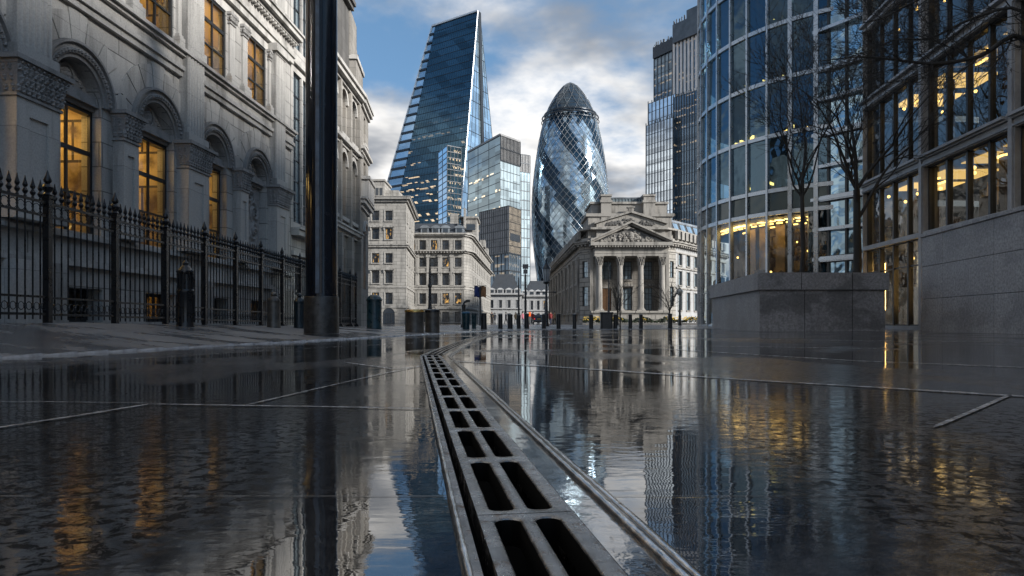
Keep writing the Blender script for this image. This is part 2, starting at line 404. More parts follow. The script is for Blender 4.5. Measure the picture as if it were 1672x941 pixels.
M_SPAND = tower_glass('spandrel_glass', (.05,.075,.08), .12, .05, .5, spec=.6, metal=.3)
M_PANE_C = pane_far('sash_pane', (.02,.026,.034), .28, .28)
M_PANE_E = pane_far('far_sash_pane', (.035,.042,.05), .1, .2)
M_PANE_BK = tower_glass('bank_window_pane', (.38,.48,.55), .08, .15, .8, metal=.6)
M_PANE_BW = pane_far('bank_side_pane', (.03,.03,.035), .6, .32)
M_TG_BLUE = tower_glass('deep_blue_glass', (.065,.13,.175), .06, .10, .05, lit=.34, cell=(1.3,5.2), zlim=(95,160), metal=.8)
M_TG_PALE = tower_glass('pale_sky_glass', (.46,.62,.74), .07, .12, .06, cell=(3,5))
M_TG_BLOCK = tower_glass('blue_grey_glass', (.22,.31,.36), .07, .10, .07, lit=.5, cell=(1.5,4.0), metal=.8)
M_TG_BRIGHT = tower_glass('bright_sky_glass', (.50,.62,.68), .07, .10, .07, cell=(2,4))
M_TG_GREY = stone('grey_metal_cladding', (.26,.26,.26), (.21,.21,.215), (1.6,4.0), joint=.5, jsize=.12, stain=.15, rough=.45, bump=.2)
M_TG_BEIGE = stone('sunlit_beige_cladding', (.50,.43,.34), (.42,.36,.29), (.9,5.0), joint=.45, jsize=.12, stain=.15, rough=.45, bump=.2)
M_G_LIGHT = tower_glass('facet_light_glass', (.33,.42,.48), .09, .02, .3, cell=(1.5,1.5), metal=.75, var=.35)
M_G_DARK = tower_glass('facet_dark_glass', (.014,.036,.06), .08, .05, .3, cell=(2,2), metal=.5)
M_G_DOME = tower_glass('dome_glass', (.05,.075,.10), .08, .05, .3, cell=(2,2), metal=.6)
M_G_FRAME = plain('lattice_frame', (.36,.38,.40), .4, .3, .1, 2)
M_G_FRAME_D = plain('dark_lattice_frame', (.15,.165,.18), .4, .3, .1, 2)
M_TG_LINK = tower_glass('link_glass', (.26,.37,.44), .06, .2, .5, cell=(1,1.6))
M_T42_L = tower_glass('striped_tower_glass', (.62,.70,.78), .08, .06, .05, cell=(2,3.4), metal=.8)
M_T42_W = tower_glass('dark_striped_glass', (.12,.17,.22), .08, .06, .05, lit=.10, cell=(1.2,3.4), metal=.6)
M_T42_FIN = plain('pale_steel_fin', (.74,.70,.66), .4, .1, .1, .3)
M_T42_FIND = plain('dark_steel_fin', (.10,.115,.13), .35, .4, .2, .3)
M_SKIN = plain('skin', (.5,.3,.22), .5)
M_HAIR = plain('dark_hair', (.02,.015,.012), .6)
M_ORANGE = plain('orange_sign_face', (.9,.13,.015), .5)
M_CARVE = stone('carved_relief_stone', (.30,.29,.28), (.25,.245,.24), (4,2), jsize=.003, stain=.6, bump=.3)

def granite(name, c, wet):
    m, nt, b, _ = new_mat(name); v = objvec(nt)
    sp = noise(nt, v, 13, 6, .75); big = ramp(nt, noise(nt, v, 1.1, 5), .3, .75)
    col = mixc(nt, ramp(nt, sp, .3, .7), c4([x*.6 for x in c]), c4([x*1.45 for x in c]))
    col = mixc(nt, mth(nt,'MULTIPLY',big,.35), col, c4([x*.55 for x in c]))
    drip = ramp(nt, noise(nt, vmul(nt, v, (.55,.55,.9)), 1.0, 5, .6, .4), .50, .62)
    col = mixc(nt, mth(nt,'MULTIPLY',drip,wet), col, c4([x*.25 for x in c]))
    bp = nd(nt,'ShaderNodeBump',None,{'Strength':.9,'Distance':.012,'Height':mth(nt,'ADD',noise(nt,v,40,4,.65),mth(nt,'MULTIPLY',noise(nt,v,8,4),1.6))})
    setin(nt, b, Base_Color=col, Roughness=mth(nt,'SUBTRACT',.62,mth(nt,'MULTIPLY',drip,wet*.35)), Normal=bp.outputs[0]); return m
M_GRANITE = granite('rough_grey_granite', (.27,.262,.265), .6)
M_GRANITE_W = granite('light_rough_granite', (.33,.322,.325), .3)

def wet_ground():
    m, nt, b, _ = new_mat('wet_black_granite_paving'); v = objvec(nt)
    s = nd(nt,'ShaderNodeSeparateXYZ',None,{0:v})
    pud = ramp(nt, noise(nt, vmul(nt, v, (.55,.30,1)), 1.0, 4, .55, .3), .40, .50)      # standing water
    dxy = nd(nt,'ShaderNodeVectorMath',{'operation':'DISTANCE'},{0:vmul(nt,v,(1,.55,0)),1:(-.1,.8,0)}).outputs['Value']
    pud = mth(nt,'ADD',pud,ramp(nt,mth(nt,'ADD',dxy,mth(nt,'MULTIPLY',noise(nt,v,1.3,4),1.6)),1.0,2.6,.9,0.0),True)   # the drain lies in the lowest dip
    near = ramp(nt, s.outputs[1], 11.0, 19.0)                                              # paving drains drier far off
    pud = mth(nt,'MULTIPLY', mth(nt,'ADD',pud,mth(nt,'MULTIPLY',near,-.35)), 1.0, True)
    speck = noise(nt, v, 260, 3, .75); blotch = noise(nt, v, 22, 5, .68)
    gcol = mixc(nt, ramp(nt, speck, .38, .66), c4((.012,.012,.014)), c4((.10,.099,.098)))
    gcol = mixc(nt, ramp(nt, blotch, .38, .66, 0, .7), gcol, c4((.012,.012,.013)))
    slab = nd(nt,'ShaderNodeTexBrick',{'offset':.5},{'Vector':vmul(nt,v,(1,1,0)),'Color1':(.8,.8,.8,1),'Color2':(1.25,1.25,1.25,1),'Mortar':(.6,.6,.6,1),'Scale':1.0,'Mortar Size':.007,'Mortar Smooth':.3,'Brick Width':1.9,'Row Height':1.25})
    damp = mixc(nt, 1.0, gcol, slab.outputs[0], 'MULTIPLY')
    damp = mixc(nt, 1.0, damp, (1.5,1.5,1.55,1), 'MULTIPLY')
    col = mixc(nt, pud, damp, mixc(nt, 1.0, gcol, (.75,.75,.75,1), 'MULTIPLY'))
    dr = ramp(nt, noise(nt, v, 2.2, 5, .6), .3, .7, .07, .20)
    rough = nd(nt,'ShaderNodeMix',None,{0:pud,2:dr,3:.012}).outputs[0]
    # ripples lie across the wind: longer along x than along y
    rip = noise(nt, vmul(nt, v, (5,13,1)), 1.0, 3, .5, .5); fine = noise(nt, vmul(nt, v, (22,48,1)), 1.0, 2, .5)
    calm = ramp(nt, noise(nt, v, .9, 3), .38, .62, .25, 1.0)
    hw = mth(nt,'ADD', mth(nt,'MULTIPLY',rip,.0019), mth(nt,'MULTIPLY',fine,.00035)); chop = ramp(nt, mth(nt,'ADD',mth(nt,'ABSOLUTE',mth(nt,'SUBTRACT',s.outputs[0],.05)),mth(nt,'MULTIPLY',mth(nt,'SUBTRACT',noise(nt,v,2.0,3),.5),.5)), .34, .62); chop = mth(nt,'MULTIPLY',chop,ramp(nt,s.outputs[1],2.2,4.2,1.0,0.0))
    hw = mth(nt,'ADD',mth(nt,'MULTIPLY',hw,calm), mth(nt,'MULTIPLY',chop,mth(nt,'ADD',mth(nt,'MULTIPLY',noise(nt,vmul(nt,v,(10,17,1)),1.0,3,.55,.5),.0013),mth(nt,'MULTIPLY',blotch,.0004))))
    hd = mth(nt,'ADD', mth(nt,'MULTIPLY',blotch,.0030), mth(nt,'MULTIPLY',speck,.00025))
    h = nd(nt,'ShaderNodeMix',None,{0:pud,2:hd,3:hw}).outputs[0]; h = mth(nt,'SUBTRACT',h,mth(nt,'MULTIPLY',slab.outputs[1],.0012))
    bp = nd(nt,'ShaderNodeBump',None,{'Strength':.6,'Distance':1.0,'Height':h})
    pit = ramp(nt, noise(nt, vmul(nt,v,(30,30,1)), 1.0, 6, .72, .6), .44, .56)              # rough mineral pits hold no mirror
    zone = mth(nt,'MAXIMUM',chop,mth(nt,'SUBTRACT',1.0,pud))
    iorv = nd(nt,'ShaderNodeMix',None,{0:mth(nt,'MULTIPLY',zone,mth(nt,'SUBTRACT',1.0,pit)),2:2.9,3:1.10}).outputs[0]
    iorv = nd(nt,'ShaderNodeMix',None,{0:mth(nt,'MULTIPLY',slab.outputs[1],.7),2:iorv,3:1.2}).outputs[0]
    pc = ramp(nt,pit,0,1,.3,1.7); col = mixc(nt, mth(nt,'MULTIPLY',zone,.9), col, mixc(nt, 1.0, col, nd(nt,'ShaderNodeCombineColor',None,{0:pc,1:pc,2:pc}).outputs[0], 'MULTIPLY'))
    rough = nd(nt,'ShaderNodeMix',None,{0:mth(nt,'MULTIPLY',mth(nt,'MULTIPLY',zone,mth(nt,'SUBTRACT',1.0,pit)),.8),2:rough,3:.22}).outputs[0]
    setin(nt, b, Base_Color=col, Roughness=rough, Normal=bp.outputs[0], IOR=iorv)
    return m
M_GROUND = wet_ground()

def cast_steel():
    m, nt, b, _ = new_mat('wet_worn_cast_steel'); v = objvec(nt)
    a = ramp(nt, noise(nt, v, 11, 6, .7), .32, .70); r_ = ramp(nt, noise(nt, v, 26, 6, .72, .4), .54, .68); sc_ = noise(nt, vmul(nt, v, (220,30,60)), 1.0, 3, .6)
    col = mixc(nt, a, (.12,.118,.115,1), (.36,.355,.35,1)); col = mixc(nt, mth(nt,'MULTIPLY',r_,.75), col, (.10,.062,.038,1))
    bp = nd(nt,'ShaderNodeBump',None,{'Strength':.4,'Distance':.002,'Height':mth(nt,'ADD',noise(nt,v,240,4,.7),mth(nt,'ADD',mth(nt,'MULTIPLY',sc_,.5),mth(nt,'MULTIPLY',a,.8)))})
    setin(nt, b, Base_Color=col, Metallic=mth(nt,'SUBTRACT',.85,mth(nt,'MULTIPLY',r_,.7)), Roughness=mth(nt,'ADD',.16,mth(nt,'ADD',mth(nt,'MULTIPLY',r_,.4),mth(nt,'MULTIPLY',a,.16))), Normal=bp.outputs[0]); return m
def pavement_mat():
    m, nt, b, _ = new_mat('damp_york_stone'); v = objvec(nt)
    br = nd(nt,'ShaderNodeTexBrick',{'offset':.5},{'Vector':vmul(nt,v,(1,1,0)),'Color1':(.15,.15,.155,1),'Color2':(.22,.22,.225,1),'Mortar':(.07,.07,.07,1),'Scale':1.0,'Mortar Size':.008,'Mortar Smooth':.4,'Brick Width':1.2,'Row Height':.75})
    w = ramp(nt, noise(nt, vmul(nt,v,(.5,.9,1)), 1.0, 5, .6), .42, .60)
    col = mixc(nt, mth(nt,'MULTIPLY',w,.55), br.outputs[0], (.05,.05,.052,1))
    gr = noise(nt, v, 35, 4, .7); col = mixc(nt, .5, col, nd(nt,'ShaderNodeCombineColor',None,{0:gr,1:gr,2:gr}).outputs[0], 'OVERLAY')
    bp = nd(nt,'ShaderNodeBump',None,{'Strength':.5,'Distance':.01,'Height':mth(nt,'SUBTRACT',mth(nt,'MULTIPLY',gr,.5),br.outputs[1])})
    setin(nt, b, Base_Color=col, Roughness=ramp(nt,w,0,1,.45,.16), Normal=bp.outputs[0]); return m
M_PAVE = pavement_mat()
M_JOINT = plain('pale_joint_glint', (.27,.27,.275), .25, 0, .5, 14, .9, 28)  # glints on wet slab edges put into the joints' pale colour
M_KERB = plain('wet_kerb_stone', (.20,.20,.21), .16, 0, .45, 6, .8, 30)
M_GRATE = cast_steel()
M_RIM = plain('polished_steel_rim', (.5,.5,.5), .14, .95, .3, 20, .5, 14)
M_CHAN = plain('wet_steel_channel', (.30,.295,.29), .09, .85, .3, 9, .16, 18)
M_GAP_BLACK = plain('gap_black', (.004,.004,.004), .9, spec=.05)  # shade inside the drain slots is put into this near-black colour

# ------------------------------------------------------------------ camera, world, sun
cam = bpy.data.cameras.new('camera'); co = bpy.data.objects.new('camera', cam); COL.objects.link(co)
co.location = (0,0,CAMH); co.rotation_euler = (R(90),0,0)
cam.sensor_width = 36; cam.lens = 36*FPX/1672; cam.shift_y = (HYP-470.5)/1672; cam.clip_start = .02; cam.clip_end = 9000
sc.camera = co
SUN_EL, SUN_ROT = R(24), R(118)
world = bpy.data.worlds.new('World'); sc.world = world; world.use_nodes = True
def build_world():
    nt = world.node_tree; nt.nodes.clear()
    out = nd(nt,'ShaderNodeOutputWorld'); d = nd(nt,'ShaderNodeTexCoord').outputs['Generated']
    s = nd(nt,'ShaderNodeSeparateXYZ',None,{0:d})
    up = nd(nt,'ShaderNodeCombineXYZ',None,{0:s.outputs[0],1:s.outputs[1],2:mth(nt,'ADD',mth(nt,'MAXIMUM',s.outputs[2],0.0),.28)}).outputs[0]
    up = nd(nt,'ShaderNodeVectorMath',{'operation':'NORMALIZE'},{0:up}).outputs[0]
    sky = nd(nt,'ShaderNodeTexSky',{'sky_type':'NISHITA','sun_disc':False,'sun_elevation':SUN_EL,'sun_rotation':SUN_ROT,'air_density':1.0,'dust_density':.6,'ozone_density':2.0},{'Vector':up})
    zc = mth(nt,'ADD',mth(nt,'MAXIMUM',s.outputs[2],0.0),.22)
    flat = nd(nt,'ShaderNodeCombineXYZ',None,{0:mth(nt,'DIVIDE',s.outputs[0],zc),1:mth(nt,'DIVIDE',s.outputs[1],zc),2:mth(nt,'MULTIPLY',s.outputs[2],.9)}).outputs[0]
    flat = nd(nt,'ShaderNodeVectorMath',{'operation':'ADD'},{0:flat,1:CLOUD_SHIFT}).outputs[0]
    n1 = noise(nt, flat, 1.15, 7, .54, .12); n2 = noise(nt, flat, 3.1, 6, .58, .0)
    cov = mth(nt,'ADD', n1, mth(nt,'MULTIPLY', mth(nt,'SUBTRACT',n2,.5), .22))
    # the cloud bank stands on the right (east) and thins to blue on the left
    cov = mth(nt,'ADD', cov, mth(nt,'MULTIPLY',ramp(nt, s.outputs[0], -.30, .12, -.10, .045),ramp(nt, s.outputs[1], .2, .8)))
    cov = mth(nt,'ADD', cov, ramp(nt, s.outputs[2], .05, .42, .05, -.05))
    cov = mth(nt,'ADD', cov, .085); mask = ramp(nt, cov, .46, .62)
    shade = ramp(nt, noise(nt, flat, 1.7, 5, .52, .1), .38, .60)
    cc = mixc(nt, shade, (1.0,1.09,1.24,1), (3.65,3.56,3.44,1))
    col = mixc(nt, mask, mixc(nt, 1.0, sky.outputs[0], (.63,.73,.71,1), 'MULTIPLY'), cc)
    bg = nd(nt,'ShaderNodeBackground',None,{'Color':col,'Strength':.11}); nt.links.new(bg.outputs[0], out.inputs[0])
CLOUD_SHIFT = (3.3,1.7,0.0)
build_world()
sun = bpy.data.lights.new('sun','SUN'); sun.energy = 2.6; sun.angle = R(8); sun.color = (1.0,.96,.90)
so = bpy.data.objects.new('sun', sun); COL.objects.link(so)
sd = Vector((math.sin(SUN_ROT)*math.cos(SUN_EL), math.cos(SUN_ROT)*math.cos(SUN_EL), math.sin(SUN_EL)))
so.rotation_euler = sd.to_track_quat('Z','Y').to_euler(); so.location = (0,0,60)
vs = sc.view_settings; vs.view_transform = 'Standard'; vs.look = 'None'; vs.gamma = 1.0; vs.use_curve_mapping = False; vs.exposure = 1.55
cy = sc.cycles; cy.use_denoising = True; cy.denoiser = 'OPENIMAGEDENOISE'; cy.max_bounces = 7; cy.diffuse_bounces = 2; cy.glossy_bounces = 4
cy.transparent_max_bounces = 10; cy.transmission_bounces = 4; cy.sample_clamp_indirect = 6.0; cy.caustics_reflective = False; cy.caustics_refractive = False

# ------------------------------------------------------------------ ground, drain, pavement
STRAIGHT0, STRAIGHT1 = Vector((.255,-.5)), Vector((-.735,6.3))      # grate centre line
BEND = [(-.735,6.3),(-.76,7.6),(-.77,9.5),(-.745,12.3),(-.60,16.0),(-.35,19.5),(.1,23.0),(.75,26.3)]
path = [tuple(STRAIGHT0.lerp(STRAIGHT1,t/8)) for t in range(8)] + BEND
GW = .105                                                             # half width of the cut in the paving
g = MB(); Y0, Y1 = path[0][1], path[-1][1]
g.face([(-70,-70,0),(70,-70,0),(70,Y0,0),(-70,Y0,0)])
for (xa,ya),(xb,yb) in zip(path, path[1:]):
    g.face([(-70,ya,0),(xa-GW,ya,0),(xb-GW,yb,0),(-70,yb,0)]); g.face([(xa+GW+.065,ya,0),(70,ya,0),(70,yb,0),(xb+GW+.065,yb,0)])
g.face([(-70,Y1,0),(70,Y1,0),(70,90,0),(-70,90,0)])
for q in ([(-5000,-5000),(5000,-5000),(5000,-70),(-5000,-70)],[(-5000,90),(5000,90),(5000,6000),(-5000,6000)],[(-5000,-70),(-70,-70),(-70,90),(-5000,90)],[(70,-70),(5000,-70),(5000,90),(70,90)]):
    g.face([(x,y,0) for x,y in q])
struct(link('ground', g.mesh('ground', M_GROUND)))

dr = thing('drain_channel', 'long slotted steel drain channel running up the middle of the wet paving and bending away', 'drain', (STRAIGHT0.x,STRAIGHT0.y,0))
def slot_cell(mb, o, ax, ay, x0, x1, y0, y1, sx0, sx1, sy0, sy1, z):
    """one plate cell with a rounded slot; o origin, ax/ay axes in plan"""
    n = 8; rr = min(sx1-sx0, .05)*.46; inner = []
    for cx_, cy_, a0 in ((sx1-rr,sy1-rr,0),(sx0+rr,sy1-rr,PI/2),(sx0+rr,sy0+rr,PI),(sx1-rr,sy0+rr,3*PI/2)):
        for k in range(n): a = a0+PI/2*k/(n-1); inner.append((cx_+rr*math.cos(a), cy_+rr*math.sin(a), a0, k))
    outer = []
    for (x,y,a0,k) in inner:
        c = {0:(x1,y1),PI/2:(x0,y1),PI:(x0,y0),3*PI/2:(x1,y0)}[a0]
        horiz = (a0 in (0,PI))                         # first half runs along the side, second along the end
        if k < n/2: outer.append((c[0], y) if horiz else (x, c[1]))
        else: outer.append((x, c[1]) if horiz else (c[0], y))
    N_ = len(inner); ww = lambda x,y,zz: (o.x+ax.x*x+ay.x*y, o.y+ax.y*x+ay.y*y, zz)
    mx, my = (sx0+sx1)/2, (sy0+sy1)/2
    def ins(x,y,t): # grow by t
        return (x+(t if x>mx else -t), y+(t if y>my else -t))
    R0 = [ww(*p,z) for p in outer]; R1 = [ww(*ins(x,y,.003),z) for x,y,_,_ in inner]; R2 = [ww(x,y,z-.003) for x,y,_,_ in inner]; R3 = [ww(x,y,z-.045) for x,y,_,_ in inner]
    corners = {n//2-1:(x1,y1), n+n//2-1:(x0,y1), 2*n+n//2-1:(x0,y0), 3*n+n//2-1:(x1,y0)}
    for i in range(N_):
        j = (i+1)%N_
        if i in corners: mb.face([R1[i],R0[i],ww(*corners[i],z),R0[j],R1[j]])
        else: mb.face([R1[i],R0[i],R0[j],R1[j]])
        mb.face([R2[i],R1[i],R1[j],R2[j]]); mb.face([R3[i],R2[i],R2[j],R3[j]],1)  # slot walls go black: their shade is in the colour
ayv = (STRAIGHT1-STRAIGHT0).normalized(); axv = Vector((ayv.y,-ayv.x)); LEN = (STRAIGHT1-STRAIGHT0).length
gm = MB(); pitch = .446; ph = (1.11-STRAIGHT0.y)/ayv.y % pitch; zt = .009
y = ph-pitch; ci = 0
while y+pitch < LEN+.2:
    for a,b_,c,d_ in ((-.077,0,-.0535,-.0125),(0,.077,.0115,.0515)):
        slot_cell(gm, STRAIGHT0, axv, ayv, a, b_, y+(.0015 if ci%2==0 else 0), y+pitch-(.0015 if ci%2 else 0), c, d_, y+.022, y+pitch-.022, zt)
    ci += 1
    y += pitch
w2 = lambda x,y,z: (STRAIGHT0.x+axv.x*x+ayv.x*y, STRAIGHT0.y+axv.y*x+ayv.y*y, z)
ylo, yhi = ph-pitch, y
for x0_,x1_ in ((-.077,-.077),(.077,.077)):
    gm.face([w2(x0_,ylo,zt),w2(x0_,yhi,zt),w2(x0_,yhi,-.03),w2(x0_,ylo,-.03)])
gm.face([w2(-.077,yhi,zt),w2(.077,yhi,zt),w2(.077,yhi,-.03),w2(-.077,yhi,-.03)])
part('grate', gm, [M_GRATE,M_GAP_BLACK], dr, smooth=50)
# bent run: four long bars
pv = [Vector((x,y_,0)) for x,y_ in BEND]
def along(pts, off, z):
    out = []
    for i,p in enumerate(pts):
        d = (pts[min(i+1,len(pts)-1)]-pts[max(i-1,0)]).normalized(); out.append((p.x+d.y*off, p.y-d.x*off, z))
    return out
def ribbon(mb, pts, o0, o1, z, zb=None):
    A, B = along(pts,o0,z), along(pts,o1,z)
    for i in range(len(pts)-1):
        mb.face([A[i],B[i],B[i+1],A[i+1]])
        if zb is not None:
            a, b_ = [(p[0],p[1],zb) for p in A], [(p[0],p[1],zb) for p in B]
            mb.face([a[i],A[i],A[i+1],a[i+1]]); mb.face([B[i],b_[i],b_[i+1],B[i+1]])
pv2 = [pv[0].lerp(pv[1],.14)]+pv[1:]
bars = MB()
for o0,o1 in ((-.086,-.062),(-.036,-.012),(.014,.038),(.064,.088)): ribbon(bars, pv2, o0, o1, .012, -.03)
part('grate_bar', bars, M_RIM, dr, each=True)
full = [Vector((x,y_,0)) for x,y_ in path]
tr = MB(); ribbon(tr, full, -GW-.02, GW+.09, -.09); part('trough', tr, M_GAP_BLACK, dr)
ed = MB(); ribbon(ed, full, -GW-.004, -GW+.012, .004, -.09); ribbon(ed, full, .0795, .083, .006, -.09); part('channel_wall', ed, M_GRATE, dr, each=True)
rim = MB(); sm = []
for i in range(len(full)-1):
    for k in range(6): sm.append(full[i].lerp(full[i+1], k/6))
sm.append(full[-1]); rj = random.Random(3)
rim.tube(along(sm,-GW-.006,.003), [.0055+.002*rj.random() for _ in sm], 6)
rim.tube(along(sm,.150,.004), [.0085+.003*rj.random() for _ in sm], 7); rim.tube(along(sm,.171,.001), [.006+.004*rj.random() for _ in sm], 6)
part('edge_rim', rim, M_RIM, dr, smooth=80, each=True)
cs = MB(); A = along(sm,.0835,.0065); B = along(sm,.148,.003)
for i in range(len(sm)-1): cs.face([A[i],B[i],B[i+1],A[i+1]])
part('side_strip', cs, M_CHAN, dr, smooth=60)

# pavement: rises from a low kerb to the railings
E = [(-5.6,-3),(-4.95,3.5),(-4.5,6),(-4.0,8.4),(-3.4,11.2),(-2.8,14.2),(-2.2,17),(-1.55,20.4),(-.75,24),(.6,27.0),(3.0,29.0),(7,30.3),(14,31.2),(45,32)]
I = [(-9.7,-3),(-9.4,3.5),(-9.3,6),(-9.1,8.4),(-8.9,11.2),(-8.75,14.2),(-8.6,17),(-8.4,20.4),(-8.2,24),(-8.0,32),(-7.6,44),(-2,70),(14,70),(45,70)]
ZF = [.32,.32,.32,.315,.295,.255,.225,.19,.15,.09,.03,.02,.02,.02]
def spl(L, n):
    out = []
    for i in range(len(L)-1):
        p0,p1,p2,p3 = (Vector(L[max(0,i-1)]),Vector(L[i]),Vector(L[i+1]),Vector(L[min(len(L)-1,i+2)]))
        for k in range(n):
            t = k/n; out.append(.5*((2*p1)+(p2-p0)*t+(2*p0-5*p1+4*p2-p3)*t*t+(3*p1-p0-3*p2+p3)*t**3))
    out.append(Vector(L[-1])); return out
E2, I2, Z2 = spl(E,6), spl(I,6), [v.x for v in spl([(z,0) for z in ZF],6)]
NS = 14; pvs, pfs = [], []
for e,i_,z in zip(E2,I2,Z2):
    for k in range(NS+1):
        t = k/NS; p = e.lerp(i_, t); d = abs(p.x-e.x); f = min(1, t/.52); f = f*f*(3-2*f)*.4+f*.6
        pvs.append((p.x,p.y,.013+(max(z,.03)-.013)*f))
for r in range(len(E2)-1):
    for k in range(NS):
        a = r*(NS+1)+k; pfs.append((a,a+NS+1,a+NS+2,a+1))
pvmb = MB(); pvmb.add(pvs,pfs); struct(link('pavement', pvmb.mesh('pavement', M_PAVE, 30)))
BV = BVHTree.FromPolygons([Vector(v) for v in pvs], pfs)
def pz(x, y):
    h = BV.ray_cast(Vector((x,y,5)), Vector((0,0,-1)))
    return h[0].z if h[0] is not None else 0.0
kb = MB(); rj = random.Random(5)
for i in range(len(E2)-1):
    a,b_ = E2[i],E2[i+1]; n_ = Vector(((b_-a).y,-(b_-a).x)).normalized()
    w = .03
    kb.face([(a.x-n_.x*.02,a.y-n_.y*.02,.016),(a.x+n_.x*w*.5,a.y+n_.y*w*.5,.014),(b_.x+n_.x*w*.5,b_.y+n_.y*w*.5,.014),(b_.x-n_.x*.02,b_.y-n_.y*.02,.016)])
    kb.face([(a.x+n_.x*w*.5,a.y+n_.y*w*.5,.014),(a.x+n_.x*w,a.y+n_.y*w,0),(b_.x+n_.x*w,b_.y+n_.y*w,0),(b_.x+n_.x*w*.5,b_.y+n_.y*w*.5,.030)])
struct(link('kerb', kb.mesh('kerb', M_KERB, 60)))

def gp(px, py): Y = FPX*CAMH/(py-HYP); return Vector((sx(px,Y), Y, 0))
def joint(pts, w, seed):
    """a slab joint with its wet glint painted pale: a strip with ragged edges"""
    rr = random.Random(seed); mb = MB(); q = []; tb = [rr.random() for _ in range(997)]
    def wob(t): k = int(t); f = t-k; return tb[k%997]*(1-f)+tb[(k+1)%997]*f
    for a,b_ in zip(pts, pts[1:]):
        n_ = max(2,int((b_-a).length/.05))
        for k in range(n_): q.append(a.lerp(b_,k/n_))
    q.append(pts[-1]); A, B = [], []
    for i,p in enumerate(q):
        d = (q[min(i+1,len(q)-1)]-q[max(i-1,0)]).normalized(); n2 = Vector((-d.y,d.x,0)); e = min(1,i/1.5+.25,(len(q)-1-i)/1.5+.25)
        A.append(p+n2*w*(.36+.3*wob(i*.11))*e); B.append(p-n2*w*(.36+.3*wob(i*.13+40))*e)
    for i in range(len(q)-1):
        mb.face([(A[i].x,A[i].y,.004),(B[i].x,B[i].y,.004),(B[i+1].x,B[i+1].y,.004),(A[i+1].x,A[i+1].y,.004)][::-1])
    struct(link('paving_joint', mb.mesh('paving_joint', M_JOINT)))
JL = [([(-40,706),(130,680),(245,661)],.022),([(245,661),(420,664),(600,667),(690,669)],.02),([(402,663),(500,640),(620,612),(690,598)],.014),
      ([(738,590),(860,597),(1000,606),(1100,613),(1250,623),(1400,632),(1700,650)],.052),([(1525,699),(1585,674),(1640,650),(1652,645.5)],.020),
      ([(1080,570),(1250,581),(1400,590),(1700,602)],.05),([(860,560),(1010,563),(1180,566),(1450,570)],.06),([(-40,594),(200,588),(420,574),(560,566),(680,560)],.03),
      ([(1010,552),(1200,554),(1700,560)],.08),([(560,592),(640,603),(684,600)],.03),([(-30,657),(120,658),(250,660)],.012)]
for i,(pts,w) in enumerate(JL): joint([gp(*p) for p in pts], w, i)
# ------------------------------------------------------------------ left: ornate stone bank front
def lx(Y): return -9.2+.057*Y
LY0 = -8.0
lb = thing('stone_building', 'ornate grey stone building with round arches and warm lit windows behind the iron railings', 'building', (lx(LY0),LY0,0))
LF = Fac(lb, (lx(LY0),LY0), (lx(24.1),24.1)); k_ = LF.L/(24.1-LY0)
U = lambda Y: (Y-LY0)*k_
bays = [U(18.65+2.7*i) for i in range(-7,2)]            # arch centres
larges = [U(22.7-5.4*i) for i in range(0,5)]; smalls = [U(20.0-5.4*i) for i in range(0,5)]
niche = bays[-1]
w = MB()
basem = [(b-.62,b+.62,.32,.98) for b in bays]
w.wall(0, LF.L, -.3, 1.45, basem, .45, y=-.10)
w.wall(0, LF.L, 1.45, 1.95, [], y=-.04)
gh = [(b-.72,b+.72,2.0,5.42,'arch') for b in bays]
w.wall(0, LF.L, 1.95, 6.4, gh, .42)
w.wall(0, LF.L, 6.4, 9.35, [(b-.7,b+.7,7.12,9.12) for b in bays], .38)
w.wall(0, LF.L, 9.35, 17, [(b-.7,b+.7,10.9,13.2) for b in bays], .38)
w.face([(LF.L,0,-.3),(LF.L,9,-.3),(LF.L,9,17),(LF.L,0,17)]); w.face([(0,9,-.3),(0,0,-.3),(0,0,17),(0,9,17)]); w.face([(0,0,17),(LF.L,0,17),(LF.L,9,17),(0,9,17)])
w.face([(0,9,-.3),(0,9,17),(LF.L,9,17),(LF.L,9,-.3)])
LF.obj('wall', w, M_STONE_L)
t = MB()                                                  # string courses and entablatures, whole length
for z0,z1,p in ((1.38,1.46,.20),(1.46,1.52,.14),(1.92,2.0,.16),(2.0,2.06,.09)): t.box(-.02,-p,z0,LF.L+p*.3,-.001,z1)
LF.obj('plinth_moulding', t, M_STONE_TRIM, each=True)
t = MB()
for z0,z1,p in ((6.38,6.52,.10),(6.52,6.62,.16),(6.62,6.86,.09),(6.86,6.94,.18),(6.94,7.02,.26)): t.box(-.02,-p,z0,LF.L+p*.3,-.001,z1)
LF.obj('string_course', t, M_STONE_TRIM, each=True)
t = MB()
for z0,z1,p in ((9.42,9.62,.12),(9.62,9.72,.18),(9.72,10.1,.11),(10.1,10.2,.28),(10.2,10.36,.42),(10.36,10.44,.48)): t.box(-.02,-p,z0,LF.L+p*.3,-.001,z1)
LF.obj('cornice', t, M_STONE_TRIM, each=True); t = MB(); x = .1
while x < LF.L: t.box(x,-.26,10.02,x+.11,-.112,10.098); x += .22
LF.obj('dentil_course', t, M_STONE_TRIM)

